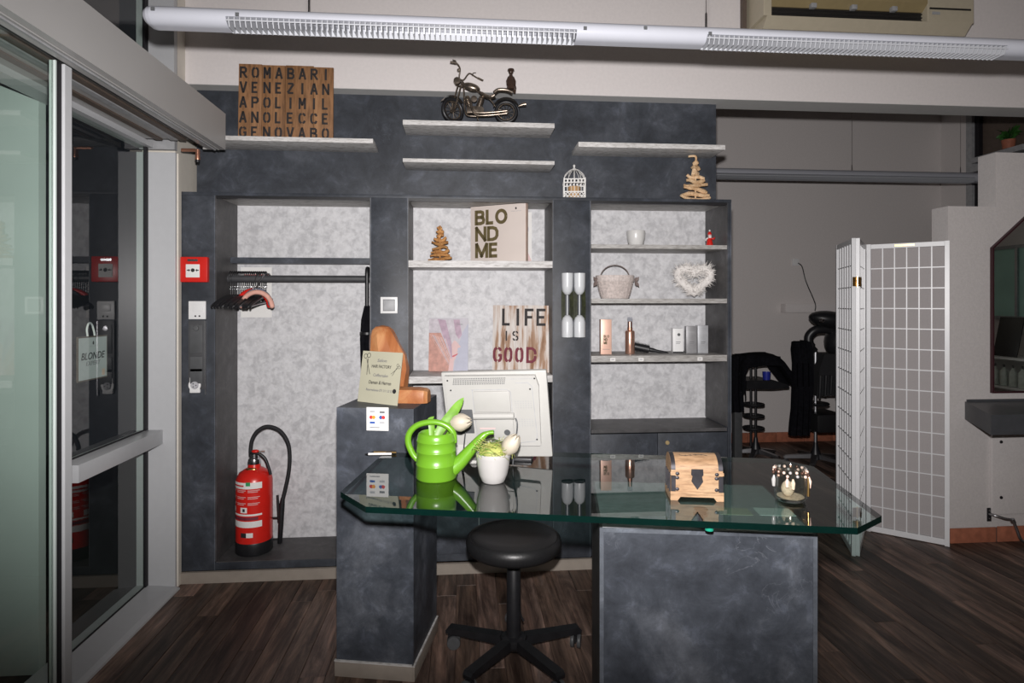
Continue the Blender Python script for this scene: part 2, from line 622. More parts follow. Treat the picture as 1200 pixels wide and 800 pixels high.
        b = [self.v((p.x, y1, p.y)) for p in L] , [self.v((p.x, y1, p.y)) for p in Rr]
        for i in range(n - 1):
            self.face([f[0][i], f[1][i], f[1][i + 1], f[0][i + 1]], m)
            self.face([b[0][i], b[0][i + 1], b[1][i + 1], b[1][i]], m)
            self.face([f[0][i], f[0][i + 1], b[0][i + 1], b[0][i]], m)
            self.face([f[1][i], b[1][i], b[1][i + 1], f[1][i + 1]], m)
        self.face([f[0][0], b[0][0], b[1][0], f[1][0]], m)
        self.face([f[0][-1], f[1][-1], b[1][-1], b[0][-1]], m)
        return self

    def mesh(self, name, smooth=35):
        bmesh.ops.recalc_face_normals(self.bm, faces=self.bm.faces)
        me = bpy.data.meshes.new(name)
        self.bm.to_mesh(me)
        self.bm.free()
        for m in self.mats:
            me.materials.append(M[m])
        if smooth:
            me.polygons.foreach_set('use_smooth', [True] * len(me.polygons))
            me.set_sharp_from_angle(angle=math.radians(smooth))
        me.update()
        return me

    def build(self, name, parent=None, loc=(0, 0, 0), rot=(0, 0, 0), smooth=35):
        return link(name, self.mesh(name, smooth), parent, loc, rot)


def link(name, me, parent=None, loc=(0, 0, 0), rot=(0, 0, 0)):
    o = bpy.data.objects.new(name, me)
    COL.objects.link(o)
    o.location = loc
    o.rotation_euler = rot
    if parent:
        o.parent = parent
    return o


def tag(o, label, cat, group=None, kind=None):
    o['label'] = label
    o['category'] = cat
    if group:
        o['group'] = group
    if kind:
        o['kind'] = kind
    return o


def thing(name, label, cat, loc=(0, 0, 0), rz=0, group=None, rot=None):
    o = bpy.data.objects.new(name, None)
    o.empty_display_size = 0.05
    COL.objects.link(o)
    o.location = loc
    o.rotation_euler = rot or (0, 0, rz)
    return tag(o, label, cat, group)


def struct(o):
    o['kind'] = 'structure'
    return o


def box(name, x0, x1, y0, y1, z0, z1, m, parent=None, bev=0.0, loc=(0, 0, 0), rot=(0, 0, 0)):
    return MB().box(x0, x1, y0, y1, z0, z1, m, bev).build(name, parent, loc, rot, smooth=30 if bev else 0)


def copy_tree(o, parent=None):
    c = o.copy()
    COL.objects.link(c)
    c.parent = parent
    for ch in list(o.children):
        copy_tree(ch, c)
    return c


def text_mesh(s, m, h=None, w=None, depth=0.0006, bold=0.0, shear=0.0, space=1.0, line=1.0, align='CENTER', xs=1.0):
    """words as a mesh in the XZ plane facing -Y, centred on 0,0; h: overall height"""
    cu = bpy.data.curves.new('text', 'FONT')
    cu.body = s
    cu.align_x = align
    cu.offset = bold
    cu.shear = shear
    cu.space_character = space
    cu.space_line = line
    cu.extrude = 0.5
    cu.resolution_u = 3
    ob = bpy.data.objects.new('text', cu)
    COL.objects.link(ob)
    dg = bpy.context.evaluated_depsgraph_get()
    me = bpy.data.meshes.new_from_object(ob.evaluated_get(dg))
    bpy.data.objects.remove(ob)
    bpy.data.curves.remove(cu)
    xsn = [v.co.x for v in me.vertices]
    ysn = [v.co.y for v in me.vertices]
    cx, cy = (min(xsn) + max(xsn)) / 2, (min(ysn) + max(ysn)) / 2
    W, Hh = max(xsn) - min(xsn), max(ysn) - min(ysn)
    if h and w:
        sx, sy = w / W, h / Hh
    elif h:
        sy = h / Hh
        sx = sy * xs
    else:
        sx = w / W
        sy = sx / xs
    for v in me.vertices:
        x, y, z = v.co
        v.co = ((x - cx) * sx, -depth if z > 0 else 0.0, (y - cy) * sy)
    me.materials.clear()
    me.materials.append(M[m])
    me.update()
    return me


def text(name, s, m, parent, loc, h=None, w=None, rot=(0, 0, 0), **k):
    return link(name, text_mesh(s, m, h, w, **k), parent, loc, rot)


# stencil letters: strokes with bridges left open
GL = {
    'R': [[(0, 0), (0, 1)], [(.14, 1), (.72, 1), (.95, .86), (.95, .64), (.72, .5), (.14, .5)], [(.5, .42), (1, 0)]],
    'O': [[(.42, 1), (.14, .92), (0, .72), (0, .28), (.14, .08), (.42, 0)], [(.58, 1), (.86, .92), (1, .72), (1, .28), (.86, .08), (.58, 0)]],
    'M': [[(0, 0), (0, 1)], [(.08, 1), (.46, .38)], [(.54, .38), (.92, 1)], [(1, 1), (1, 0)]],
    'A': [[(0, 0), (.45, 1)], [(.55, 1), (1, 0)], [(.27, .3), (.73, .3)]],
    'B': [[(0, 0), (0, 1)], [(.14, 1), (.7, 1), (.92, .88), (.92, .66), (.74, .54), (.14, .52)], [(.5, .48), (.8, .46), (1, .34), (1, .14), (.78, 0), (.14, 0)]],
    'I': [[(.5, 0), (.5, 1)]],
    'V': [[(0, 1), (.45, 0)], [(.55, 0), (1, 1)]],
    'E': [[(0, 0), (0, 1)], [(.14, 1), (.9, 1)], [(.14, .5), (.75, .5)], [(.14, 0), (.9, 0)]],
    'F': [[(0, 0), (0, 1)], [(.14, 1), (.9, 1)], [(.14, .5), (.75, .5)]],
    'N': [[(0, 0), (0, 1)], [(.08, .95), (.92, .05)], [(1, 0), (1, 1)]],
    'Z': [[(0, 1), (1, 1)], [(.95, .88), (.05, .12)], [(0, 0), (1, 0)]],
    'P': [[(0, 0), (0, 1)], [(.14, 1), (.75, 1), (1, .86), (1, .62), (.75, .47), (.14, .47)]],
    'L': [[(0, 0), (0, 1)], [(.14, 0), (.85, 0)]],
    'C': [[(1, .75), (.86, .94), (.58, 1)], [(.42, 1), (.14, .92), (0, .72), (0, .28), (.14, .08), (.42, 0)], [(.58, 0), (.86, .06), (1, .25)]],
    'G': [[(1, .78), (.86, .94), (.58, 1)], [(.42, 1), (.14, .92), (0, .72), (0, .28), (.14, .08), (.42, 0)], [(.58, 0), (.86, .06), (1, .2), (1, .45), (.62, .45)]],
    'S': [[(1, .8), (.8, .98), (.58, 1)], [(.42, 1), (.15, .96), (0, .8), (.06, .62), (.42, .53)], [(.58, .47), (.94, .38), (1, .2), (.85, .04), (.58, 0)], [(.42, 0), (.2, .02), (0, .2)]],
    'D': [[(0, 0), (0, 1)], [(.14, 1), (.6, 1), (.92, .86), (1, .7), (1, .56)], [(1, .44), (1, .3), (.92, .14), (.6, 0), (.14, 0)]],
}


def stencil(mb, ch, x, z, w, h, t, m, y1=0.0, y0=-0.0015):
    for pl in GL[ch]:
        p = [Vector((x + t / 2 + a * (w - t), z + t / 2 + b * (h - t))) for a, b in pl]
        if len(p) == 2 and abs(p[1].y - p[0].y) > t:
            d_ = (p[1] - p[0]).normalized() * t / 2
            p = [p[0] - d_, p[1] + d_]
        mb.stroke(p, t, y0, y1, m)


SOLID = {
    'B': [[(0, 0), (0, 1)], [(0, 1), (.6, 1), (.86, .92), (.9, .76), (.84, .6), (.6, .53), (0, .53)], [(.6, .53), (.9, .46), (1, .28), (.92, .08), (.62, 0), (0, 0)]],
    'L': [[(0, 0), (0, 1)], [(0, 0), (1, 0)]],
    'O': [[(.5 + .5 * math.cos(math.pi * k / 12), .5 + .5 * math.sin(math.pi * k / 12)) for k in range(25)]],
    'N': [[(0, 0), (0, 1)], [(.02, 1), (.98, 0)], [(1, 0), (1, 1)]],
    'D': [[(0, 0), (0, 1)], [(0, 1), (.5, 1), (.84, .9), (1, .68), (1, .32), (.84, .1), (.5, 0), (0, 0)]],
    'M': [[(0, 0), (0, 1)], [(.04, 1), (.5, .05)], [(.5, .05), (.96, 1)], [(1, 1), (1, 0)]],
    'E': [[(0, 0), (0, 1)], [(0, 1), (1, 1)], [(0, .52), (.93, .52)], [(0, 0), (1, 0)]],
}


def bold_word(name, word, widths, x, z, h, t, m, parent, y):
    """heavy sans capitals drawn as strokes; x, z: lower left corner"""
    for ch, w in zip(word, widths):
        mb = MB()
        for pl in SOLID[ch]:
            p = [Vector((x + t / 2 + a * (w - t), z + t / 2 + b * (h - t))) for a, b in pl]
            if len(p) == 2 and abs(p[1].y - p[0].y) > .5 * h and ch != 'E' or (len(p) == 2 and p[0].x == p[1].x):
                d_ = (p[1] - p[0]).normalized() * t / 2
                p = [p[0] - d_, p[1] + d_]
            mb.stroke(p, t, y - .0008, y, m)
        mb.build(name, parent, smooth=0)
        x += w + .16 * t


def arc(cx, cz, r, a0, a1, n=12, y=0.0):
    return [(cx + r * math.cos(R(a0 + (a1 - a0) * i / n)), y, cz + r * math.sin(R(a0 + (a1 - a0) * i / n))) for i in range(n + 1)]


def catmull(pts, n=6):
    pts = [Vector(p) for p in pts]
    P = [pts[0] * 2 - pts[1]] + pts + [pts[-1] * 2 - pts[-2]]
    out = []
    for i in range(1, len(P) - 2):
        a, b, c, d = P[i - 1:i + 3]
        for k in range(n):
            t = k / n
            out.append(0.5 * ((2 * b) + (c - a) * t + (2 * a - 5 * b + 4 * c - d) * t * t + (3 * b - a - 3 * c + d) * t ** 3))
    out.append(pts[-1])
    return out


# the reception desk stands at a slight angle: u runs along it, v away from the camera
TH = R(11.5)


def T(u, v, z=0.0):
    return Vector((u * math.cos(TH) + v * math.sin(TH), -u * math.sin(TH) + v * math.cos(TH), z))

# ------------------------------------------------------------ the setting
CEIL = 3.5
floor = struct(box('floor', -1.56, 5.05, -2.6, 5.95, -0.06, -0.004, 'floor_wood'))

# vinyl planks laid along the depth of the room, each its own piece
PW = 0.098
plank_meshes = {}


def plank(length):
    key = round(length, 2)
    if key not in plank_meshes:
        mb = MB()
        w, e = PW / 2 - 0.0006, 0.0012
        lo, hi = -0.003, 0.0
        ring0 = [(-w, 0, lo), (w, 0, lo), (w, key - .001, lo), (-w, key - .001, lo)]
        ring1 = [(-w + e, e, hi), (w - e, e, hi), (w - e, key - e - .001, hi), (-w + e, key - e - .001, hi)]
        a = [mb.v(p) for p in ring0]
        b = [mb.v(p) for p in ring1]
        mb.face(b, 'floor_wood')
        for i in range(4):
            mb.face([a[i], a[(i + 1) % 4], b[(i + 1) % 4], b[i]], 'floor_wood')
        plank_meshes[key] = mb.mesh('plank', 0)
    return plank_meshes[key]


def lay(x, y0, y1, first):
    y = y0
    L = first
    while y < y1 - 0.02:
        L = min(L, y1 - y)
        if y1 - y - L < 0.12:
            L = y1 - y
        link('plank', plank(L), floor, (x, y, 0))
        y += round(L, 2)
        L = 1.2


for i in range(52):
    x = -1.352 + i * PW
    if x > 3.7:
        break
    f = [0.5, 1.0, 0.3, 0.8, 0.6, 1.2, 0.4][i % 7]
    far = 3.19 if x < 1.45 else (5.95 if x < 2.87 else 3.35)
    near = 1.35 if x < 2.2 else 1.9
    lay(x, near, far, f)
for i in range(10):
    lay(2.95 + i * PW, 4.7, 5.93, [0.5, 1.2, 0.8][i % 3])

struct(box('ceiling', -1.62, 5.1, -2.65, 6.0, CEIL, CEIL + 0.06, 'ceiling_white'))
struct(box('wall_front', -1.62, 5.05, -2.66, -2.6, 0, CEIL, 'white_wall'))
struct(box('wall_right', 5.05, 5.11, -2.6, 5.0, 0, CEIL, 'white_wall'))
struct(box('wall_back', 1.2, 5.11, 5.95, 6.0, 0, CEIL, 'grey_wall'))
struct(box('wall_back_left', 1.2, 1.26, 3.62, 5.95, 0, CEIL, 'grey_wall'))
struct(box('wall_middle', -1.45, 1.43, 3.535, 3.6, 0, 2.571, 'white_wall'))
# the downstand beam over the shelves and the passage
mb = MB()
mb.box(-1.45, 5.05, 3.30, 3.465, 2.571, CEIL, 'white_wall')
struct(mb.build('wall_beam', smooth=0))
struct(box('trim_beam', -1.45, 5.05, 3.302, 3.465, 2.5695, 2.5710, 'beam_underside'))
# cream strip between the glazing and the shelves
struct(box('wall_left_return', -1.61, -1.45, 3.19, 3.6, 0, CEIL, 'cream_paint'))
struct(box('wall_left', -1.62, -1.56, -2.6, 0.3, 0, CEIL, 'white_wall'))

# window_1: the fixed glazing on the left with its white frame
win = MB()
XG = -1.56
# wide reveal post facing the room, a narrow post beside the shelves, and a flat sill
win.box(XG - .05, -1.424, 3.132, 3.15, 0.0, 2.169, 'window_frame', .003)
win.box(XG - .05, -1.418, 3.152, 3.186, 0.0, 2.169, 'cream_paint', .002)
win.prism([(XG - .05, -.004), (-1.40, -.004), (-1.404, 0.006), (-1.43, 0.012), (XG + .003, 0.022), (XG - .05, 0.022)], 1.9, 3.132, 'window_frame', 'Y')
win.box(XG - .05, XG + .03, 1.9, 3.132, 2.19, 2.215, 'window_frame')
window_1 = struct(win.build('window_1', smooth=0))
box('rail', XG - .03, -1.482, 2.47, 3.130, 0.722, 0.792, 'window_frame', window_1, .003)
box('gasket', XG - .004, XG + .008, 3.108, 3.131, 0.022, 2.19, 'black_gasket', window_1)
box('gasket', XG + .0005, XG + .003, 2.45, 3.108, 0.792, 0.799, 'black_gasket', window_1)
box('gasket', XG + .0005, XG + .003, 2.45, 3.108, 0.022, 0.030, 'black_gasket', window_1)


def pane(name, parent, x, y0, y1, z0, z1, t=0.006):
    mb = MB()
    mb.prism([(y0, z0), (y1, z0), (y1, z1), (y0, z1)], x - t, x, 'window_glass', 'X', 'window_glass_outer', 'window_glass_outer')
    return mb.build(name, parent, smooth=0)


pane('pane', window_1, XG, 2.45, 3.108, 0.022, 0.722)
pane('pane', window_1, XG, 2.45, 3.108, 0.792, 2.19)

# window_2: dark transom light above the door operator
w2 = MB()
w2.box(XG - .05, -1.43, 3.132, 3.16, 2.346, CEIL, 'window_frame')
w2.box(XG - .05, -1.44, 3.16, 3.188, 2.19, CEIL, 'mid_grey')
w2.box(XG - .05, XG + .02, 0.3, 3.132, 2.346, 2.40, 'window_frame')
window_2 = struct(w2.build('window_2', smooth=0))
box('gasket', XG - .004, XG + .008, 3.10, 3.131, 2.40, CEIL, 'black_gasket', window_2)
pane('pane', window_2, XG, 0.3, 3.10, 2.40, CEIL)

# door_1: sliding leaf hanging in front of the fixed glazing
d = MB()
d.box(-1.285, -1.235, 1.989, 2.026, 0.012, 2.165, 'window_frame', .003)
d.box(-1.285, -1.245, 0.72, 0.78, 0.012, 2.165, 'window_frame', .003)
door_1 = struct(d.build('door_1', smooth=0))
box('gasket', -1.27, -1.243, 1.966, 1.988, 0.012, 2.165, 'black_gasket', door_1)
box('edge_strip', -1.262, -1.244, 1.960, 1.966, 0.012, 2.165, 'frosted_panel', door_1)
pane('pane', door_1, -1.25, 0.78, 1.960, 0.012, 2.165)

t = thing('door_operator', 'long grey sliding door operator box above the glass door', 'door operator', (-1.155, 0.3, 2.169))
mb = MB()
mb.prism([(-.40, .046), (-.107, .046), (-.107, .012), (-.083, .012), (-.083, 0.0), (0.0, 0.0), (0, .176), (-.40, .176)], 0.0, 2.755, 'operator_box', 'Y')
mb.build('housing', t, smooth=0)
box('track_slot', -.106, -.084, .005, 2.75, .0085, .0115, 'black_gasket', t)
box('track_lip', -.05, -.044, 0.0, 2.754, -.006, -.0005, 'mid_grey', t)
box('track_lip', -.032, -.028, 0.0, 2.754, -.004, -.0005, 'operator_box', t)
for x, m_2 in ((-.18, 'brown_duct'), (-.22, 'mid_grey'), (-.29, 'brown_duct')):
    box('track_strip', x - .03, x, 1.6, 2.75, .038, .0455, m_2, t)
box('end_plate', -.105, 0.0, 2.755, 2.760, 0.0, .176, 'operator_box', t)

t = thing('door_sensor', 'small copper coloured sensor hooked under the end of the door operator', 'sensor', (-1.325, 3.045, 2.169))
MB().tube([(-.03, 0, -.008), (.03, 0, -.008), (.045, 0, -.012)], .008, 'copper_pipe').build('arm', t)
MB().lathe([(.011, -.055), (.012, -.05), (.010, -.03), (.010, -.005)], 'copper_pipe', (.045, 0, 0), 14).build('nozzle', t)
MB().lathe([(.009, -.066), (.010, -.056)], 'black_plastic', (.045, 0, 0), 14).build('tip', t)

# outside in the night: a pale panel that the flash reaches through the leaf
tag(MB().box(-2.5, -1.615, 2.45, 2.49, 0, 2.346, 'frosted_panel').build('vestibule_panel', smooth=0),
    'pale green frosted panel seen through the glass sliding door', 'panel')
struct(box('trim_outdoor_ground', -4.5, -1.62, -1.5, 6.0, -.06, -.004, 'outside_dark'))

# baseboards
bb = MB()
for a, b_ in ((-1.43, -0.62), (-0.617, 0.235), (0.238, 1.2), (1.203, 1.46)):
    bb.box(a, b_, 3.176, 3.189, 0.0, 0.052, 'baseboard_tile', .001)
    bb.box(a, b_, 3.172, 3.189, 0.052, 0.058, 'baseboard_tile')
struct(bb.build('baseboard_back', smooth=0))
base_right = struct(box('baseboard_right', 2.87, 3.9, 3.353, 3.36, 0.0, 0.083, 'brown_duct'))
for i in range(4):
    box('tile', 2.872 + i * .3, 2.872 + i * .3 + .29, 3.344, 3.3525, 0.0, 0.088 + .003 * (i % 2), 'terracotta', base_right, .003)
base_far = struct(box('baseboard_far', 2.0, 5.0, 5.944, 5.95, 0.0, 0.09, 'brown_duct'))
for i in range(10):
    box('tile', 2.0 + i * .3, 2.0 + i * .3 + .295, 5.933, 5.9435, 0.0, 0.10, 'terracotta', base_far, .003)

# stepped white partition on the right
mb = MB()
mb.prism([(2.87, 0), (5.05, 0), (5.05, 2.32), (3.174, 2.32), (3.174, 1.995), (2.87, 1.995)], 3.36, 3.485, 'rough_plaster', 'Y')
struct(mb.build('wall_partition', smooth=0))

# back room window on the right, with its ledges
w3 = MB()
w3.box(5.0, 5.11, 5.62, 5.95, 0, CEIL, 'grey_wall')
w3.box(4.99, 5.09, 5.55, 5.62, 0, CEIL, 'mid_grey')
w3.box(4.97, 5.11, 5.0, 5.55, 2.70, 2.76, 'mid_grey')
w3.box(4.98, 5.11, 5.0, 5.55, 2.79, 2.84, 'mid_grey')
w3.box(5.04, 5.11, 5.0, 5.55, 0, 0.9, 'grey_wall')
window_3 = struct(w3.build('window_3', smooth=0))
box('gasket', 5.02, 5.06, 5.50, 5.55, 0.9, 2.70, 'black_gasket', window_3)
box('gasket', 5.02, 5.06, 5.50, 5.55, 2.84, CEIL, 'black_gasket', window_3)
box('dark_pane', 5.06, 5.07, 5.0, 5.50, 0.9, 2.70, 'outside_dark', window_3)
box('dark_pane', 5.06, 5.07, 5.0, 5.50, 2.84, CEIL, 'brown_duct', window_3)

# ------------------------------------------------------------ the built-in shelf wall
YW, YU, YB = 3.19, 3.39, 3.50
X0, X1 = -1.43, 1.463
unit = thing('wall_unit', 'wide dark slate shelf wall with three pale niches along the back wall', 'shelving unit', (0, YW, 0))


def U(name, x0, x1, y0, y1, z0, z1, m, bev=0.0, parent=None):
    return box(name, x0, x1, y0 - YW, y1 - YW, z0, z1, m, parent or unit, bev)


LEDGE, NT = 1.985, 1.968
# uprights, each with a thin pale edge strip as a face frame
for a, b_ in ((X0, -1.256), (-.477, -.284), (.480, .683), (1.443, X1)):
    U('upright', a, b_, YW, YB, .06, NT, 'slate', .0015)
for a, b_ in ((-1.256, -.477), (-.284, .480), (.683, 1.443)):
    U('back_panel', a, b_, YB - .012, YB, .10, NT, 'wallpaper')
for x in (X0 + .004, -1.256, -.477, -.284, .480, .683, 1.459):
    w = -.0035 if x in (-1.256, -.284, .683) else .0035
    U('edge_strip', min(x, x + w), max(x, x + w), YW - .0012, YW - .0001, .06, NT, 'slate_edge')
U('top_board', X0, X1, YW - .002, YB, NT, LEDGE, 'slate', .001)
U('upper_panel', X0, X1, YU, YB + .03, LEDGE, 2.571, 'slate')
# inner faces of the niches, a plainer laminate
for x, sgn in ((-1.256, 1), (-.477, -1), (-.284, 1), (.480, -1), (.683, 1), (1.443, -1)):
    U('lining', min(x, x + .004 * sgn), max(x, x + .004 * sgn), YW + .004, YB - .012, .745 if x > -.4 else .103, NT, 'slate_inner')
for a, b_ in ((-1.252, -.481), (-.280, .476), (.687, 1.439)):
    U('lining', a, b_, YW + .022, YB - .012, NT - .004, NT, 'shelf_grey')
    U('painted_shade_strip', a, b_, YW + .001, YW + .020, NT - .014, NT, 'black_plastic')  # black strip painted in as the shade under the top board
# plinths and niche floors
U('plinth', -1.256, -.477, YW, YB - .02, .06, .098, 'slate', .001)
U('niche_floor', -1.252, -.481, YW + .001, YB - .012, .098, .102, 'slate_inner')
for a, b_ in ((-.284, .480), (.683, 1.443)):
    U('niche_floor', a + .004, b_ - .004, YW + .002, YB - .012, .722, .740, 'slate_inner')
    U('plinth', a, b_, YW + .012, YB - .02, .06, .098, 'slate')
    c = a + (b_ - a) * .485
    for k, (p, q) in enumerate(((a + .002, c - .0015), (c + .0015, b_ - .002))):
        dr = U('door', p, q, YW, YW + .02, .102, .716, 'slate', .0012)
        if k:
            kb = MB()
            kb.lathe([(.0, -.020), (.010, -.019), (.012, -.014), (.006, -.008), (.004, 0)], 'brass_knob', (p + .047, 0, .668), 14, 'Y')
            kb.build('knob', dr)
# shelves inside the niches
U('shelf', -1.252, -.481, 3.385, YB - .012, 1.636, 1.668, 'slate')
for zt, th in ((1.643, .036), (1.036, .036)):
    U('shelf', -.281, .477, YW - .008, YB - .013, zt - th, zt, 'shelf_stone', .001)
for zt, th in ((1.735, .022), (1.444, .025), (1.137, .034)):
    U('shelf', .687, 1.437, YW - .004, YB - .013, zt - th, zt, 'shelf_grey', .001)
# shelves on the upper panel
for a, b_, z0, z1 in ((-1.30, -.464, 2.251, 2.274), (-.311, .489, 2.352, 2.377), (-.311, .489, 2.157, 2.176), (.618, 1.429, 2.256, 2.282)):
    U('shelf', a, b_, YW, YU, z0, z1, 'shelf_stone', .001)
# clothes rail
rl = MB()
rl.tube([(-1.252, .17, 1.552), (-.481, .17, 1.552)], .012, 'dark_paint', 12, flat=1.5)
rl.build('clothes_rail', unit)
for x, s in ((-1.252, 1), (-.481, -1)):
    MB().lathe([(.024, 0), (.024, .004 * s), (.016, .012 * s), (.016, .02 * s)], 'dark_paint', (x, .17, 1.552), 16, 'X').build('rail_flange', unit)

# ------------------------------------------------------------ lamps and air conditioner
def luminaire(name, label, loc, length, h, louvres, group_wires, seam=None, mat='lamp_white'):
    t = thing(name, label, 'lamp', loc)
    hd = h * .55

    def section(cut):
        z0 = h * .42 if cut else 0
        pts = []
        for k in range(13):
            a = R(-90 + 180 * k / 12) if not cut else R(-12 + 102 * k / 12)
            pts.append((-hd * math.cos(a), h / 2 + h / 2 * math.sin(a)))
        pts = [(y, max(z, z0)) for y, z in pts]
        return pts + [(hd * .9, h), (hd * .9, z0)]
    cuts = [0] + [c for l in louvres for c in l] + [length]
    mb = MB()
    for i in range(len(cuts) - 1):
        mb.prism([(y, z) for y, z in section(i % 2 == 1)], cuts[i], cuts[i + 1], mat, 'X')
    # rounded left end cap
    for k in range(4):
        a0, a1 = R(90 * k / 4), R(90 * (k + 1) / 4)
        s0, s1 = math.cos(a0), math.cos(a1)
        p0 = [(y * max(s0, .01), h / 2 + (z - h / 2) * max(s0, .01)) for y, z in section(False)]
        p1 = [(y * max(s1, .01), h / 2 + (z - h / 2) * max(s1, .01)) for y, z in section(False)]
        A = [mb.v((-h * .5 * math.sin(a0), y, z)) for y, z in p0]
        B = [mb.v((-h * .5 * math.sin(a1), y, z)) for y, z in p1]
        for i in range(len(A)):
            j = (i + 1) % len(A)
            mb.face([A[i], A[j], B[j], B[i]], mat)
    mb.build('body', t, smooth=50)
    for a, b_ in louvres:
        lv = MB()
        n = int((b_ - a) / .0155)
        for i in range(n):
            x = a + (i + .5) * (b_ - a) / n
            lv.prism([(-hd * .95, h * .40), (hd * .8, h * .40), (hd * .8, -.004), (-hd * .72, -.004), (-hd * .98, h * .25)], x - .0013, x + .0013, 'lamp_slat', 'X')
        lv.box(a, b_, -hd * .99, -hd * .93, h * .20, h * .26, 'lamp_slat')
        lv.box(a, b_, hd * .8, hd * .84, -.002, h * .40, 'lamp_slat')
        o = lv.build('louvre', t, smooth=0)
        o['kind'] = 'stuff'
    for x in group_wires:
        MB().lathe([(.0035, h - .002), (.0035, h + .045), (.001, h + .05), (.001, CEIL - loc[2])], 'chrome', (x, 0, 0), 8).build('suspension_wire', t)
    return t


lum = luminaire('linear_luminaire', 'long white tubular louvred lamp hanging across the top in front', (-.902, 1.85, 2.231), 3.6, .056,
                [(.215, 1.25), (1.66, 2.665)], (.445, 1.668, 3.0))
for x, z in ((.0, .031), (.235, .024), (1.262, .022), (1.45, .03), (1.655, .02)):
    box('end_mark', x + .008, x + .018, -.034, -.0300, z, z + .010, 'grey_plastic', lum)
luminaire('linear_luminaire', 'grey white louvred lamp hanging near the far wall of the back room', (1.9, 4.9, 2.465), 2.62, .085,
          [(.1, 2.5)], (1.41, 2.4))

t = thing('air_conditioner', 'beige wall air conditioner with black vent above the right of the beam', 'air conditioner', (1.60, 3.30, 2.905))
mb = MB()
mb.prism([(0, .012), (-.15, .0), (-.185, .035), (-.2, .05), (0, .05)], 0.02, 1.19, 'beige_ac', 'X')
mb.box(0, .045, -.2, 0, .05, .30, 'beige_ac', .004)
mb.box(.93, 1.2, -.2, 0, .05, .30, 'beige_ac', .004)
mb.prism([(0, .118), (-.16, .118), (-.2, .15), (-.2, .30), (0, .30)], .045, .93, 'beige_ac_dark', 'X')
mb.build('casing', t, smooth=0)
box('vent_cavity', .047, .928, -.155, -.004, .052, .117, 'vent_black', t)
for i in range(3):
    MB().tube([(.05, -.17, .064 + i * .019), (.92, -.17, .064 + i * .019)], .0035, 'vent_black', 6).build('vent_slat', t)
for x in (.27, .5, .73):
    box('flap_clip', x, x + .03, -.196, -.17, .105, .13, 'mid_grey', t, .003)
box('control_strip', .94, 1.18, -.2035, -.2002, .118, .127, 'vent_black', t)
box('control_label', .955, 1.0, -.2025, -.2002, .09, .105, 'mid_grey', t)
box('power_duct', -.035, -.012, -.03, 0, -.02, .595, 'brown_duct', t)

# ------------------------------------------------------------ reception desk
ped1 = thing('desk_pedestal', 'tall narrow slate pedestal at the left end of the glass desk', 'pedestal', T(-.788, 2.39), -TH)
mb = MB()
mb.box(-.151, .151, -.18, .18, .06, 1.022, 'slate_desk', .0015)
mb.box(-.148, .148, -.177, .177, 0, .06, 'dark_paint')
mb.build('body', ped1, smooth=0)
for a in ((-.156, .151, -.186, -.1775), (.1485, .157, -.186, .18)):
    box('base_tile', *a, 0.0, .056, 'baseboard_tile', ped1, .001)
    box('tile_trim', a[0] - .001, a[1] + .001, a[2] - .001, a[3], .056, .062, 'shelf_stone', ped1)
ped2 = thing('desk_pedestal', 'low wide slate pedestal under the right half of the glass desk', 'pedestal', T(.043, 1.717), -TH + R(2.0))
mb = MB()
mb.box(0, .590, 0.004, .45, 0, .788, 'slate_inner')
mb.box(.008, .582, .004, .44, .788, .789, 'mid_grey')
mb.build('body', ped2, smooth=0)
box('front_panel', .012, .578, 0, .004, .0, .776, 'slate_desk', ped2)
for a in ((0, .0115, -.0005, .004, 0, .788), (.5785, .590, -.0005, .004, 0, .788), (.0115, .5785, -.0005, .004, .7765, .788)):
    box('edge_strip', *a, 'slate_edge', ped2)
for x, y in ((.285, .03), (.285, .40)):
    MB().lathe([(.018, .7895), (.018, .797), (.010, .80), (.010, .826), (.020, .829), (.020, .8395)], 'chrome', (x, y, 0), 20).build('standoff', ped2)
ZG0, ZG = .840, .857
desk = thing('glass_tabletop', 'green edged glass tabletop with cut corners resting on the two slate pedestals', 'tabletop', (0, 0, 0), -TH)
gp = [(-.600, 1.612), (.680, 1.606), (.782, 1.705), (.786, 2.19), (.695, 2.285), (-.634, 2.285), (-.634, 2.2085), (-.742, 2.2085), (-.742, 2.10), (-.722, 1.730)]
MB().prism(gp, ZG0, ZG, 'table_glass', 'Z', 'green_glass_edge', 'table_glass_under').build('glass_sheet', desk, smooth=0)
MB().lathe([(.011, .826), (.0115, .8395)], 'green_peg', (.325, 1.632, 0), 16).build('edge_bumper', desk)

# payment sticker on the tall pedestal
t = thing('payment_sticker', 'small white card payment sticker on the tall desk pedestal', 'sticker', T(-.776, 2.2085, .982), -TH)
box('sheet', -.043, .043, -.0008, 0.0, -.044, .044, 'paper', t)
for i, (x, z, c) in enumerate(((-.02, .028, 'pale_ink'), (.018, .026, 'grey_ink'), (-.02, .006, 'red_ink'), (.018, .006, 'blue_ink'), (-.02, -.014, 'blue_ink'), (.018, -.014, 'pale_ink'))):
    k = MB()
    if i in (2, 3):
        k.lathe([(.007, 0), (.007, .0005)], c, (x - .005, -.0013, z), 12, 'Y')
        k.lathe([(.007, -.0002), (.007, .0004)], 'orange_ink' if i == 2 else 'red_ink', (x + .005, -.0013, z), 12, 'Y')
    else:
        k.box(x - .010, x + .010, -.0013, -.0009, z - .004, z + .004, c)
    k.build('card_mark', t)
box('print_line', -.03, .008, -.0013, -.0009, -.034, -.031, 'grey_ink', t)

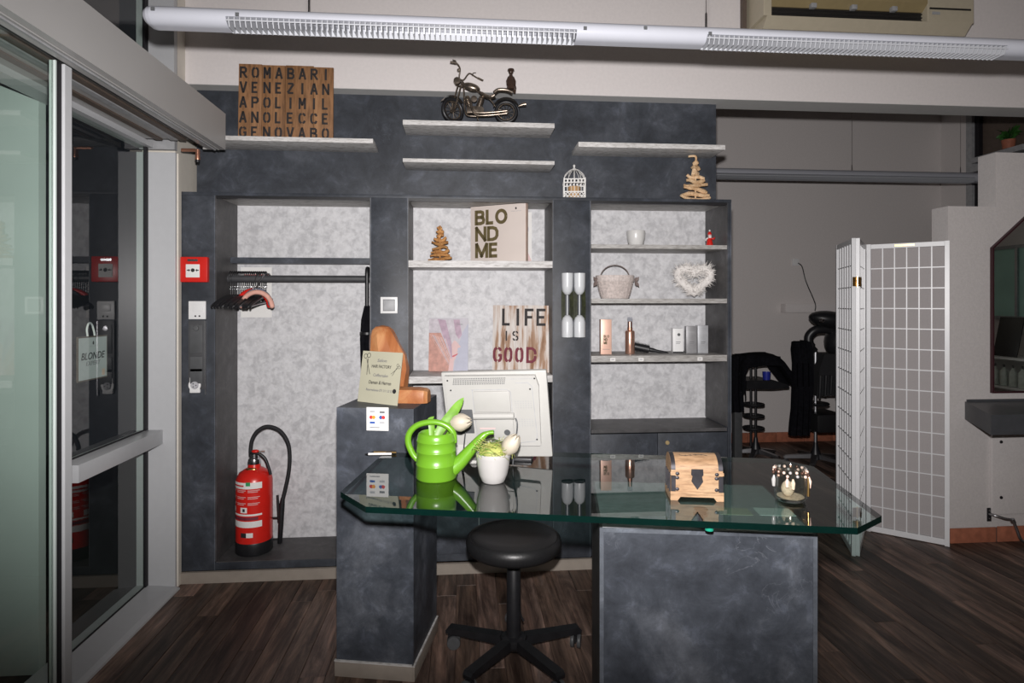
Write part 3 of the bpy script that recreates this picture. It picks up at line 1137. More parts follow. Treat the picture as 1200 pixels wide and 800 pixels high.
# pens left on the corner of the glass
for i, (lab, c, du, rz) in enumerate((('white and black pen lying on the left corner of the glass desk', 'white_plastic', 0, 10), ('brass coloured pen tucked behind the white pen by the pedestal', 'brass', .012, 4))):
    t = thing('pen', lab, 'pen', T(-.728 + du, 2.165 + .02 * i, ZG + .0055), -TH + R(rz), 'pens on the desk corner')
    MB().tube([(-.065, 0, 0), (.02, 0, 0)], .0045, c, 8).build('barrel', t)
    MB().tube([(-.078, 0, 0), (-.065, 0, 0)], [.001, .004], 'black_plastic', 8).build('tip', t)
    MB().tube([(.0, 0, .005), (.02, 0, .005)], .0016, 'black_plastic', 6).build('clip', t)

# green watering can
can = thing('watering_can', 'lime green plastic watering can on the glass desk', 'watering can', T(-.474, 1.908, ZG), -TH + R(4))
can.scale = (1, 1, .91)
rb = .066
prof = [(0, .002), (rb * .93, .0), (rb, .006)]
for z in (.052, .098, .134):
    q = rb - .004 * z / .15
    prof += [(q, z - .003), (q + .0012, z - .0015), (q + .0012, z + .0015), (q - .0003, z + .003)]
prof += [(rb - .006, .150), (rb - .008, .158), (rb - .013, .162), (rb - .016, .160), (rb - .018, .15), (rb - .012, .02), (0, .015)]
MB().lathe(prof, 'lime_plastic', seg=40).build('body', can, smooth=50)
hp = catmull([(-.060, 0, .062), (-.078, 0, .085), (-.092, 0, .125), (-.086, 0, .160), (-.058, 0, .187), (-.01, 0, .197), (.03, 0, .186), (.054, 0, .160), (.057, 0, .125)], 5)
MB().tube(hp, .0105, 'lime_plastic', 12).build('handle', can, smooth=60)
sp = catmull([(.045, 0, .03), (.075, 0, .055), (.115, 0, .105), (.15, 0, .148), (.168, 0, .160), (.186, 0, .163)], 5)
n = len(sp)
MB().tube(sp, [.030 - .0225 * min(1, i / (n * .75)) for i in range(n)], 'lime_plastic', 14).build('spout', can, smooth=60)
MB().lathe([(.0045, .0), (.0045, .0016)], 'vent_black', (.1855, 0, .163), 12, 'X').build('spout_hole', can)


def bloom(mb, c, r, L, axis):
    """closed tulip: overlapping petals round an axis"""
    ax = Vector(axis).normalized()
    rot = Vector((0, 0, 1)).rotation_difference(ax).to_matrix().to_4x4()
    old = mb.xf
    for i in range(6):
        a = R(60 * i)
        k = 1.0 if i % 2 else .93
        mb.xf = old @ Matrix.Translation(Vector(c)) @ rot @ Matrix.Rotation(a, 4, 'Z')
        g = []
        for s in range(7):
            q = s / 6
            w = math.sin(math.pi * min(.97, .12 + .86 * q)) * .62 * r
            rr = r * k * math.sin(math.pi * (.16 + .74 * q)) ** .8
            g.append([mb.v((rr * (1 - .22 * abs(e) ** 2), w * e, L * (q - .5))) for e in (-1, -.5, 0, .5, 1)])
        for s in range(6):
            for e in range(4):
                mb.face([g[s][e], g[s][e + 1], g[s + 1][e + 1], g[s + 1][e]], 'tulip_white')
    mb.xf = old
    return mb


def leaf(mb, pts, w, m='leaf_green', fold=.35, up=(0, -1, 0)):
    pts = [Vector(p) for p in pts]
    n = len(pts)
    rows = []
    for i, p in enumerate(pts):
        t = (pts[min(i + 1, n - 1)] - pts[max(i - 1, 0)]).normalized()
        s = t.cross(Vector(up)).normalized()
        q = i / (n - 1)
        k = w * (math.sin(math.pi * (.12 + .88 * q)) ** .8 if q < 1 else .02)
        nrm = s.cross(t)
        rows.append([mb.v(p - s * k + nrm * k * fold), mb.v(p), mb.v(p + s * k + nrm * k * fold)])
    for i in range(n - 1):
        for e in range(2):
            mb.face([rows[i][e], rows[i][e + 1], rows[i + 1][e + 1], rows[i + 1][e]], m)
    return mb


tl = thing('tulip', 'white tulip with a green leaf standing in the watering can', 'tulip', T(-.478, 1.908, ZG + .017), -TH, 'white tulips on the desk')
MB().tube(catmull([(.0, .0, .0), (.012, .02, .09), (.035, .026, .135), (.055, .03, .152)], 5), .0042, 'stem_green', 8).build('stem', tl)
leaf(MB(), catmull([(.004, .0, .10), (.018, .012, .140), (.048, .02, .180), (.074, .02, .218), (.090, .02, .240)], 4), .017).build('leaf', tl, smooth=60)
leaf(MB(), catmull([(-.012, .0, .10), (-.013, .008, .15), (-.02, .012, .165), (-.006, .012, .178)], 4), .011).build('leaf', tl, smooth=60)
bloom(MB(), (.080, .026, .158), .030, .068, (.95, -.1, .12)).build('bloom', tl, smooth=60)

# white pot with grass and a second tulip
pot = thing('flower_pot', 'white ceramic pot of straw grass on the glass desk', 'flower pot', T(-.285, 1.885, ZG), -TH)
MB().lathe([(0, .001), (.032, 0), (.036, .004), (.045, .026), (.051, .055), (.0535, .078), (.054, .090), (.052, .092), (.049, .088), (.046, .06), (0, .06)], 'white_ceramic', seg=36).build('pot', pot, smooth=50)
MB().ball((0, 0, .085), (.046, .046, .038), 'grass_straw', 18, 10).build('grass_ball', pot, smooth=60)
g = MB()
for i in range(150):
    a, b_ = rnd.uniform(0, 6.283), rnd.uniform(.1, 1.45)
    p = Vector((.045 * math.cos(a) * math.cos(b_), .045 * math.sin(a) * math.cos(b_), .085 + .037 * math.sin(b_)))
    q = a + rnd.choice((-1, 1)) * rnd.uniform(.5, 1.2)
    e = p + Vector((math.cos(q) * .03, math.sin(q) * .03, rnd.uniform(-.015, .022)))
    mid = (p + e) / 2 + Vector((math.cos(a), math.sin(a), .6)) * .010
    g.tube([p, mid, e], .0007, 'grass_straw' if i % 3 else 'leaf_green', 3)
o = g.build('grass_blade', pot, smooth=0)
o['kind'] = 'stuff'
tl2 = thing('tulip', 'white tulip drooping over the right side of the white pot', 'tulip', T(-.285, 1.885, ZG + .118), -TH, 'white tulips on the desk')
MB().tube(catmull([(-.035, -.01, .003), (-.01, -.01, .018), (.02, -.012, .012), (.035, -.012, .008)], 4), .0035, 'stem_green', 7).build('stem', tl2)
bloom(MB(), (.060, -.016, .006), .028, .070, (.55, -.15, .75)).build('bloom', tl2, smooth=60)

# white monitor seen from behind
mon = thing('monitor', 'white monitor seen from behind standing on the glass desk', 'monitor', T(-.296, 2.125, ZG), -TH + R(-3))
tilt = Matrix.Translation((0, .0, .012)) @ Matrix.Rotation(R(14), 4, 'X') @ Matrix.Rotation(R(-2.5), 4, 'Y')


def monpart(name, f, m='warm_white_plastic', smooth=30):
    mb = MB()
    mb.xf = tilt
    f(mb)
    return mb.build(name, mon, smooth=smooth)


monpart('bezel', lambda b: (b.box(-.186, .186, .012, .032, 0, .322, 'warm_white_plastic', .006), b.box(-.165, .165, .0322, .0328, .03, .30, 'black_plastic')))
monpart('back_shell', lambda b: b.prism([(-.172, .055), (-.11, .045), (-.10, .050), (.146, .050), (.150, .055), (.158, .27), (.148, .31), (-.170, .314)], -.004, .0125, 'warm_white_plastic', 'Y'))
monpart('recess_line', lambda b: [b.stroke(pl, .0022, -.0048, -.0042, 'mid_grey') for pl in (
    [(-.08, .262), (.048, .262), (.060, .252), (.060, .175)], [(.078, .285), (.122, .285), (.135, .272), (.14, .085), (.13, .068), (.068, .062)],
    [(-.075, .262), (-.075, .08)], [(-.075, .172), (.06, .172)])])
monpart('stand_cover', lambda b: (b.box(-.072, .057, -.012, -.004, .182, .258, 'warm_white_plastic', .004), b.box(-.072, .06, -.009, -.004, .085, .158, 'warm_white_plastic', .003)))
monpart('hinge_barrel', lambda b: b.tube([(-.076, -.014, .168), (.066, -.014, .168)], .0115, 'warm_white_plastic', 14))
mv = MB()
mv.xf = tilt
for r_ in range(4):
    for i in range(30):
        mv.box(-.142 + i * .0062 + .0015 * r_, -.139 + i * .0062 + .0015 * r_, -.0046, -.0041, .282 + r_ * .0065, .286 + r_ * .0065, 'grey_plastic')
for i in range(18):
    mv.box(.05 + i * .0056, .0525 + i * .0056, -.0046, -.0041, .298, .3015, 'mid_grey')
for bz in (.125, .192):
    for r_ in range(4):
        for i in range(7):
            mv.box(.072 + i * .009, .075 + i * .009, -.0046, -.0041, bz + r_ * .008, bz + .003 + r_ * .008, 'mid_grey')
mv.build('vent', mon, smooth=0)['kind'] = 'stuff'
for x, z in ((-.160, .298), (-.152, .262), (.146, .300), (.128, .262), (.138, .075)):
    mb = MB()
    mb.xf = tilt
    mb.lathe([(.003, -.0052), (.003, -.0035)], 'black_plastic', (x, 0, z), 10, 'Y').build('screw', mon)
monpart('port_cover', lambda b: b.box(-.142, -.082, -.0075, -.0042, .10, .190, 'grey_plastic', .002))
monpart('logo_badge', lambda b: b.lathe([(.011, -.0098), (.011, -.009)], 'grey_plastic', (.036, 0, .104), 16, 'Y'))
monpart('print_line', lambda b: b.box(-.06, -.005, -.0096, -.0091, .118, .122, 'rose_skin'))
mb = MB()
mb.box(-.155, -.075, -.045, .05, .0, .012, 'warm_white_plastic', .003)
mb.prism([(-.03, .011), (.03, .011), (.02, .095), (-.005, .095)], -.150, -.112, 'warm_white_plastic', 'X')
mb.build('stand_foot', mon, smooth=0)
box('connector_block', .0, .11, .01, .06, 0, .012, 'black_plastic', mon, .003)
MB().tube(catmull([(-.110, -.045, .150), (-.114, -.058, .10), (-.118, -.066, .045), (-.120, -.085, .006), (-.110, -.12, .004)], 5), .0022, 'black_plastic', 6).build('cable', mon, smooth=60)
MB().tube(catmull([(.065, -.06, .168), (.072, -.066, .15), (.068, -.06, .11), (.06, -.062, .06), (.055, -.058, .006)], 5), .0026, 'grey_plastic', 6).build('cable', mon, smooth=60)

# little treasure chest
ch = thing('wooden_chest', 'small pale wooden treasure chest with iron bands on the glass desk', 'chest', T(.318, 1.822, ZG), -TH + R(1))
ch.scale = (1, 1, .88)
W_, D_, H_ = .072, .05, .086
mb = MB()
mb.box(-W_, W_, -D_, D_, .018, H_, 'pale_wood', .0012)
mb.build('box', ch, smooth=0)
mb = MB()
mb.prism([(-W_ - .002, 0), (-W_ + .018, 0), (-W_ + .026, .012), (W_ - .026, .012), (W_ - .018, 0), (W_ + .002, 0), (W_ + .002, .020), (-W_ - .002, .020)], -D_ - .003, D_ + .003, 'pale_wood', 'Y')
mb.build('foot_frame', ch, smooth=0)
lid = [(-D_, H_ + .001), (D_, H_ + .001)] + [(D_ * math.cos(R(a)) if True else 0, H_ + .012 + .043 * math.sin(R(a))) for a in range(0, 181, 15)]
MB().prism(lid, -W_, W_, 'pale_wood', 'X').build('lid', ch, smooth=40)
for z in (.082, .019):
    box('rim_band', -W_ - .002, W_ + .002, -D_ - .003, -D_ - .0002, z, z + .010, 'pale_wood', ch)
ri = [(D_ * math.cos(R(a)), .012 + .043 * math.sin(R(a))) for a in range(0, 181, 15)]
for s in (-1, 1):
    x0 = s * (W_ - .0062) - .006
    mb = MB()
    o_ = [(1.03 * y, H_ + 1.03 * z) for y, z in ri]
    i_ = [(y, H_ + z) for y, z in ri]
    mb.prism(o_ + i_[::-1], x0, x0 + .012, 'antique_iron', 'X')
    mb.build('lid_band', ch, smooth=40)
    mb = MB()
    mb.box(x0, x0 + .012, -D_ - .0045, -D_ - .0001, .030, .080, 'antique_iron')
    for z in (.036, .073):
        mb.lathe([(0, -.003), (.005, -.002), (.006, 0)], 'antique_iron', (x0 + (.017 if s < 0 else -.005), -D_ - .0002, z), 10, 'Y')
    mb.lathe([(0, -.003), (.005, -.002), (.006, 0)], 'antique_iron', (x0 + (.017 if s < 0 else -.005), -D_ - .0032, .087), 10, 'Y')
    mb.build('corner_band', ch, smooth=0)
MB().prism([(-.016, .103), (.016, .103), (.017, .086), (.013, .080), (.016, .064), (0, .038), (-.016, .064), (-.013, .080), (-.017, .086)], -D_ - .007, -D_ - .0032, 'antique_iron', 'Y').build('clasp', ch, smooth=0)
fl_ = MB()
for k in range(5):
    a0 = R(112 + 2 * k)
    p = [(-.045 + .015 * k + .02 * q, -(D_ + .0012) * math.cos(R(68 - 4 * math.sin(3 * q + k))), H_ + .012 + (.0442) * math.sin(R(68 - 4 * math.sin(3 * q + k)))) for q in (0, .25, .5, .75, 1)]
    fl_.tube(p, .0007, 'ink', 4)
fl_.build('pyrography', ch, smooth=0)
for s in (-1, 1):
    for yy in (-.03, 0, .03):
        mb = MB()
        mb.box(s * W_ + (0 if s > 0 else -.003), s * W_ + (.003 if s > 0 else 0), yy - .005, yy + .005, .022, .084, 'antique_iron')
        mb.build('side_band', ch, smooth=0)

# beaded candle jar
jar = thing('candle_jar', 'clear glass candle jar with a beaded string on the glass desk', 'candle jar', T(.585, 1.808, ZG), -TH)
jar.scale = (.92, .92, .93)
MB().lathe([(0, .003), (.038, .001), (.046, .010), (.047, .030), (.047, .078), (.043, .088), (.043, .100), (.045, .104), (.0435, .105), (.0405, .100), (.0405, .088), (.0445, .078), (.0445, .030), (.043, .012), (0, .010)], 'jar_glass', seg=36).build('glass', jar, smooth=60)
MB().lathe([(0, .0105), (.036, .0105), (.040, .014), (0, .016)], 'sand', seg=24).build('sand_bed', jar)
mb = MB()
mb.ball((-.012, -.012, .040), (.020, .016, .024), 'sand', 10, 7)
mb.build('dried_flower', jar, smooth=60)
for rr, zz, nb in ((.0465, .094, 16), (.0500, .084, 11)):
    for i in range(nb):
        a = 2 * math.pi * i / nb + zz * 30
        MB().ball((rr * math.cos(a), rr * math.sin(a), zz + .002 * math.sin(3 * a)), .0048, ('bead_pearl', 'bead_dark', 'copper', 'bead_pearl', 'white_ceramic')[i % 5], 8, 6).build('bead', jar, smooth=60)
for a, c, L in ((-172, 'white_ceramic', .034), (-20, 'bead_pearl', .034), (-38, 'brass', .055), (-100, 'sand', .03), (-118, 'bead_pearl', .026)):
    q = R(a)
    x, y = .0515 * math.cos(q), .0515 * math.sin(q)
    MB().tube([(x, y, .079), (x * 1.03, y * 1.03, .079 - L * .4), (x * 1.02, y * 1.02, .079 - L)], [.002, .0065 if c != 'brass' else .004, .0045], c, 8).build('pendant', jar, smooth=60)
# cards lying on the low pedestal under the glass
for lab, u, v, w, d_, c in (('cream business card under the glass top beside the chest', .45, 1.895, .095, .06, 'cream_card'),
                            ('white business card under the glass top below the candle jar', .57, 1.905, .105, .065, 'paper'),
                            ('white slip of paper at the front edge of the low pedestal', .435, 1.752, .085, .025, 'paper')):
    tag(MB().box(-w / 2, w / 2, -d_ / 2, d_ / 2, 0, .0012, c).build('business_card', None, T(u, v, .7893), (0, 0, -TH + R(2)), smooth=0), lab, 'card')

# ------------------------------------------------------------ stool
st = thing('rolling_stool', 'black round rolling stool with star base under the glass desk', 'stool', (.203, 2.395, 0), -YAW)
MB().lathe([(0, .425), (.15, .423), (.178, .430), (.188, .445), (.190, .462), (.186, .478), (.178, .486), (.172, .4835), (.165, .4895), (.12, .4955), (0, .498)], 'black_leather', (0, 0, .012), 48).build('seat', st, smooth=50)
MB().lathe([(.10, .410), (.11, .424), (0, .424)][::1], 'black_plastic', (0, 0, .012), 24).build('seat_plate', st)
MB().lathe([(.010, .38), (.010, .424)], 'chrome', seg=16).build('gas_lift', st)
MB().lathe([(.031, .095), (.029, .12), (.027, .385), (.024, .39)], 'black_plastic', seg=24).build('column', st)
MB().lathe([(.020, .042), (.045, .060), (.052, .075), (.050, .097), (.034, .104)], 'black_plastic', seg=28).build('hub', st)
for a in (90, 162, 234, 306, 18):
    q = R(a)
    c, s = math.cos(q), math.sin(q)
    mb = MB()
    mb.xf = Matrix.Rotation(q, 4, 'Z')
    mb.prism([(.045, .062), (.26, .068), (.285, .068), (.288, .080), (.278, .092), (.05, .098)], -.020, .020, 'black_plastic', 'Y')
    lg = mb.build('leg', st, smooth=0)
    mb = MB()
    mb.xf = Matrix.Rotation(q, 4, 'Z') @ Matrix.Translation((.268, 0, 0)) @ Matrix.Rotation(R(40 + a), 4, 'Z')
    mb.tube([(0, 0, .05), (0, 0, .074)], .007, 'black_plastic', 10)
    mb.prism([(-.016, .03), (.02, .03), (.02, .056), (-.016, .058)], -.004, .004, 'black_plastic', 'Y')
    for s_ in (-1, 1):
        mb.lathe([(.012, -.0075), (.026, -.007), (.028, -.003), (.028, .003), (.026, .007), (.012, .0075)], 'grey_plastic', (.008, .0135 * s_, .029), 18, 'Y')
    mb.build('caster', st, smooth=40)
MB().tube([(.0, 0, .30), (.03, .03, .16), (.04, .03, .14)], .004, 'black_plastic', 6).build('lever', st)

# ------------------------------------------------------------ things on the shelf wall
# letter board: four planks with stencilled rows
t = thing('letter_board', 'brown wooden board of stencilled letters standing on the left upper shelf', 'letter board', (-.925, 3.258, 2.2745), 0, rot=(R(-2), 0, 0))
BW, BH = .487, .400
cuts = [0, .245, .49, .79, 1.0]
for i in range(4):
    box('board', -BW / 2 + cuts[i] * BW + .0008, -BW / 2 + cuts[i + 1] * BW - .0008, 0, .014, 0, BH - (.0, .003, .001, .006)[i], 'letter_board_wood', t, .0008)
rows = ['ROMABARI', 'VENEZIAN', 'APOLIMIL', 'ANOLECCE', 'GENOVABO']
for r_, row in enumerate(rows):
    for c, chh in enumerate(row):
        mb = MB()
        stencil(mb, chh, -BW / 2 + .006 + c * .0603, BH - .075 - r_ * .079, .038, .060, .0105, 'stencil_black')
        mb.build('letter', t, smooth=0)

# motorbike model
def wheel(t, c, r, w, yaw):
    mb = MB()
    mb.xf = Matrix.Translation(Vector(c)) @ Matrix.Rotation(yaw, 4, 'Z')
    mb.tube([(r * .84 * math.cos(2 * math.pi * i / 28), 0, r * .84 * math.sin(2 * math.pi * i / 28)) for i in range(28)], r * .16, 'black_plastic', 8, closed=True, flat=1)
    o = mb.build('wheel', t, smooth=60)
    mb = MB()
    mb.xf = Matrix.Translation(Vector(c)) @ Matrix.Rotation(yaw, 4, 'Z')
    mb.tube([(r * .68 * math.cos(2 * math.pi * i / 24), 0, r * .68 * math.sin(2 * math.pi * i / 24)) for i in range(24)], r * .06, 'pewter', 6, closed=True)
    mb.lathe([(r * .17, -w * .6), (r * .17, w * .6)], 'pewter', (0, 0, 0), 12, 'Y')
    for i in range(12):
        a = 2 * math.pi * i / 12
        mb.tube([(r * .1 * math.cos(a), (-1) ** i * w * .3, r * .1 * math.sin(a)), (r * .68 * math.cos(a + .2), 0, r * .68 * math.sin(a + .2))], r * .022, 'pewter', 4)
    mb.build('rim', o, smooth=60)


t = thing('model_motorcycle', 'metal model of a chopper motorcycle on the upper middle shelf', 'model motorcycle', (.108, 3.235, 2.3775), R(-5))
wheel(t, (.125, 0, .064), .064, .016, 0)
wheel(t, (-.160, -.012, .070), .070, .012, R(38))
P = 'pewter'
mb = MB()
for s in (-1, 1):
    d_ = Vector((math.sin(R(38)), -math.cos(R(38)), 0)) * .018 * s
    mb.tube([Vector((-.160, -.012, .070)) + d_, Vector((-.118, -.004, .225)) + d_], .0052, P, 8)
mb.tube([(-.142, -.03, .2), (-.10, .02, .2)], .005, P, 8)
mb.build('front_fork', t, smooth=60)
mb = MB()
mb.xf = Matrix.Translation((-.160, -.012, .070)) @ Matrix.Rotation(R(38), 4, 'Z')
for k in range(8):
    a, b_ = R(40 + 14 * k), R(54 + 14 * k)
    q = [mb.v((.076 * math.cos(x), y, .076 * math.sin(x))) for x, y in ((a, -.015), (b_, -.015), (b_, .015), (a, .015))]
    mb.face(q, P)
mb.build('front_fender', t, smooth=60)
MB().lathe([(0, -.024), (.018, -.022), (.021, -.006), (.016, .012), (0, .018)], P, (-.135, -.012, .222), 16, 'Y').build('headlight', t, smooth=60)
hb = catmull([(-.135, -.075, .296), (-.13, -.06, .298), (-.118, -.035, .282), (-.125, -.015, .245), (-.115, .0, .236), (-.10, .015, .245), (-.075, .03, .282), (-.045, .05, .272), (-.02, .062, .262)], 4)
MB().tube(hb, .0042, P, 8).build('handlebar', t, smooth=60)
for p, q in (((-.135, -.075, .296), (-.165, -.085, .298)), ((-.03, .055, .266), (-.002, .068, .256))):
    MB().tube([p, q], .0065, P, 8).build('grip', t, smooth=60)
MB().tube([(-.135, -.062, .298), (-.14, -.06, .315), (-.155, -.064, .318)], .003, P, 6).build('mirror_arm', t)
MB().tube([(-.06, .048, .275), (-.055, .05, .292), (-.04, .052, .294)], .003, P, 6).build('mirror_arm', t)
MB().ball((-.125, -.045, .272), (.009, .006, .009), P, 10, 8).build('signal_lamp', t)
mb = MB()
mb.xf = Matrix.Translation((-.062, 0, .196)) @ Matrix.Rotation(R(16), 4, 'Y')
mb.ball((0, 0, 0), (.050, .024, .023), P, 18, 10)
mb.build('tank', t, smooth=60)
MB().tube(catmull([(-.02, 0, .172), (.01, 0, .152), (.04, 0, .142), (.065, 0, .150)], 4), [.014] * 2 + [.02] * 9 + [.022] * 2, P, 10, flat=.55).build('seat', t, smooth=60)
MB().tube(catmull([(.062, 0, .165), (.085, 0, .180), (.13, 0, .178), (.16, 0, .165)], 4), .02, P, 10, flat=.6).build('pillion_seat', t, smooth=60)
mb = MB()
for k in range(11):
    a, b_ = R(-5 + 15 * k), R(10 + 15 * k)
    q = [mb.v((.125 + .074 * math.cos(x), y, .064 + .074 * math.sin(x))) for x, y in ((a, -.02), (b_, -.02), (b_, .02), (a, .02))]
    mb.face(q, P)
mb.build('rear_fender', t, smooth=60)
mb = MB()
mb.tube(catmull([(-.105, .0, .225), (-.10, .0, .16), (-.092, .0, .06), (-.05, .0, .042), (.06, .0, .046), (.125, .0, .064)], 4), .005, P, 8)
mb.tube(catmull([(-.105, .0, .215), (-.03, .0, .175), (.04, .0, .13), (.075, .0, .085), (.125, .0, .064)], 4), .0045, P, 8)
mb.build('frame', t, smooth=60)
mb = MB()
mb.box(-.085, -.012, -.022, .022, .055, .09, P, .004)
mb.lathe([(.02, -.026), (.02, .026)], P, (-.012, 0, .068), 14, 'Y')
for a, x in ((-18, -.068), (18, -.022)):
    mb.xf = Matrix.Translation((x, 0, .088)) @ Matrix.Rotation(R(a), 4, 'Y')
    for k in range(6):
        mb.lathe([(.017, k * .0085), (.017, k * .0085 + .0035), (.013, k * .0085 + .004), (.013, k * .0085 + .0085)], P, (0, 0, 0), 12)
    mb.lathe([(.016, .052), (.012, .062), (0, .064)], P, (0, 0, 0), 12)
mb.build('engine', t, smooth=40)
MB().lathe([(.0, -.034), (.017, -.032), (.017, -.022), (0, -.022)], P, (-.045, 0, .125), 14, 'Y').build('air_filter', t)
for zz in (.036, .05):
    MB().tube(catmull([(-.06, -.026, .11), (-.055, -.036, .07), (-.03, -.036, zz), (.06, -.036, zz + .002), (.13, -.036, zz + .01)], 4), .0058, P, 8).build('exhaust_pipe', t, smooth=60)
MB().tube([(.19, 0, .095), (.215, 0, .104), (.232, 0, .106)], [.005, .010, .011], P, 10).build('tail_lamp', t, smooth=60)
MB().tube([(-.03, -.02, .045), (-.022, -.045, .002)], .003, P, 6).build('kickstand', t)

t = thing('figurine', 'tiny dark cloaked figurine standing on the back of the motorcycle model', 'figurine', (.258, 3.22, 2.3775 + .181), 0)
MB().lathe([(.0, 0), (.024, .002), (.022, .03), (.013, .07), (.008, .085), (0, .088)], 'brown_glass', seg=14).build('body', t, smooth=60)
MB().ball((0, 0, .098), (.014, .013, .015), 'brown_glass', 12, 8).build('head', t, smooth=60)
MB().lathe([(0, .018), (.017, .016), (.019, .008), (.010, .002)], 'brown_glass', (0, 0, .095), 14).build('hair', t, smooth=60)
for s in (-1, 1):
    MB().tube([(s * .012, 0, .070), (s * .021, -.006, .045), (s * .018, -.012, .022)], [.005, .006, .007], 'brown_glass', 8).build('arm', t, smooth=60)
MB().tube([(.014, -.004, .04), (.02, -.006, .01), (.019, -.006, -.02)], [.007, .009, .006], 'brown_glass', 8, flat=.5).build('cloak', t, smooth=60)

# white bird cage lantern on the ledge
t = thing('birdcage_lantern', 'small white bird cage lantern on the ledge left of the right niche', 'lantern', (.608, 3.262, LEDGE + .0005), R(-8))
a = .056
box('base', -a, a, -a, a, 0, .004, 'white_paint', t)
mb = MB()
for s in (-1, 1):
    for k in range(6):
        x0 = -a + k * a / 3
        for dx in (0, 1):
            mb.stroke([(x0 + dx * a / 3, .004), (x0 + (1 - dx) * a / 3, .032)], .004, s * a - .001, s * a + .001, 'white_paint')
    mb.box(-a, a, s * a - .0015, s * a + .0015, .030, .036, 'white_paint')
    mb.box(-a, a, s * a - .0015, s * a + .0015, .080, .086, 'white_paint')
    mb.box(-a, a, s * a - .0015, s * a + .0015, .098, .104, 'white_paint')
    mb.box(s * a - .0015, s * a + .0015, -a, a, .030, .036, 'white_paint')
    mb.box(s * a - .0015, s * a + .0015, -a, a, .080, .104, 'white_paint')
    mb.box(s * a - .0015, s * a + .0015, -a, a, .004, .018, 'white_paint')
    for k in range(7):
        x = -a + k * a / 3
        mb.box(x - .001, x + .001, s * a - .001, s * a + .001, .034, .082, 'white_paint')
        mb.box(x - .004, x + .004, s * a - .0012, s * a + .0012, .085, .099, 'white_paint')
        mb.box(s * a - .001, s * a + .001, x - .001, x + .001, .034, .082, 'white_paint')
for sx in (-1, 1):
    for sy in (-1, 1):
        mb.box(sx * a - .003, sx * a + .003, sy * a - .003, sy * a + .003, 0, .108, 'white_paint')
mb.build('cage', t, smooth=0)['kind'] = 'stuff'
mb = MB()
for k in range(12):
    q = 2 * math.pi * k / 12
    ex = a / max(abs(math.cos(q)), abs(math.sin(q)))
    mb.tube(catmull([(ex * math.cos(q), ex * math.sin(q), .104), (.88 * ex * math.cos(q), .88 * ex * math.sin(q), .130), (.5 * a * math.cos(q), .5 * a * math.sin(q), .156), (.2 * a * math.cos(q), .2 * a * math.sin(q), .164)], 4), .0016, 'white_paint', 5)
mb.build('dome', t, smooth=60)['kind'] = 'stuff'
MB().lathe([(.016, .158), (.012, .166), (.007, .170), (.004, .176), (.007, .181), (.006, .187), (0, .193)], 'white_paint', seg=14).build('finial', t, smooth=60)
MB().lathe([(.0, .0045), (.034, .0045), (.034, .068), (.03, .070), (0, .066)], 'candle_amber', seg=20).build('candle', t)


# driftwood trees: stacked sticks on a stem
def drift(label, loc, h, w, m, n, seed, group):
    t = thing('driftwood_tree', label, 'driftwood tree', loc, 0, group)
    rr = random.Random(seed)
    MB().tube([(0, 0, .0), (0, 0, h * .92)], .005, m, 8).build('stem', t)
    MB().lathe([(0, 0), (w * .16, 0), (w * .15, .006), (0, .006)], m, seg=14).build('foot', t)
    for k in range(n):
        q = k / (n - 1)
        z = h * (.07 + .80 * q)
        L = w * (1 - .80 * q) * rr.uniform(.86, 1.06)
        r0 = h / n * rr.uniform(.44, .60)
        yaw = rr.uniform(-.5, .5) if k % 2 else rr.uniform(-.5, .5) + rr.choice((0, 1.2))
        p = [Vector((L * f * math.cos(yaw), L * f * math.sin(yaw) * .6, z + rr.uniform(-.4, .4) * r0 * 1.5 + (rr.uniform(-1, 1) * r0 if abs(f) > .4 else 0))) for f in (-.5, -.25, 0, .25, .5)]
        rad = [r0 * rr.uniform(.5, .9)] + [r0 * rr.uniform(.85, 1.1) for _ in range(3)] + [r0 * rr.uniform(.5, .9)]
        c = catmull(p, 2)
        rl_ = [rad[min(4, i // 2)] for i in range(len(c))]
        MB().tube(c, rl_, m, 7, flat=.85).build('stick', t, smooth=50)
    return t


d1 = drift('tall pale driftwood stick tree on the ledge at the top right', (1.293, 3.27, LEDGE + .0005), .24, .19, 'drift_wood', 9, 5, 'driftwood trees')
MB().tube(catmull([(0, 0, .215), (.004, 0, .24), (-.002, 0, .252), (-.025, 0, .252), (-.04, 0, .249)], 3), [.006] * 13, 'drift_wood', 7).build('stick', d1, smooth=60)
drift('small brown driftwood tree on the top shelf of the middle niche', (-.123, 3.33, 1.6435), .218, .145, 'drift_wood_brown', 9, 9, 'driftwood trees')

# light board with big letters in the middle niche
t = thing('display_board', 'pearl white display board lettered BLOND ME in the middle niche', 'display board', (.2, 3.345, 1.6435), R(-30))
box('panel', -.170, .170, -.014, .014, 0, .318, 'pearl_board', t, .001)
box('side_edge', .1702, .172, -.0138, .0138, 0.001, .317, 'pearl_edge', t)
bold_word('letter', 'BLO', (.066, .056, .076), -.143, .212, .084, .0185, 'olive_ink', t, -.0141)
bold_word('letter', 'ND', (.072, .072), -.141, .120, .084, .0185, 'olive_ink', t, -.0141)
bold_word('letter', 'ME', (.083, .062), -.141, .028, .084, .0185, 'olive_ink', t, -.0141)
text('lettering', 'Schwarzkopf', 'pale_ink', t, (.112, -.0142, .278), h=.007, w=.062, depth=.0005)
MB().prism([(.108, .288), (.116, .288), (.117, .297), (.112, .300), (.107, .297)], -.0146, -.0141, 'ink', 'Y').build('emblem', t)
t = thing('picture_card', 'white picture card half hidden behind the lettered board', 'picture card', (.345, 3.455, 1.6435), R(-6))
box('sheet', -.06, .052, -.002, .002, 0, .298, 'paper', t)
MB().ball((.02, -.0022, .20), (.014, .0006, .03), 'poster_blue', 12, 8).build('print_shape', t)
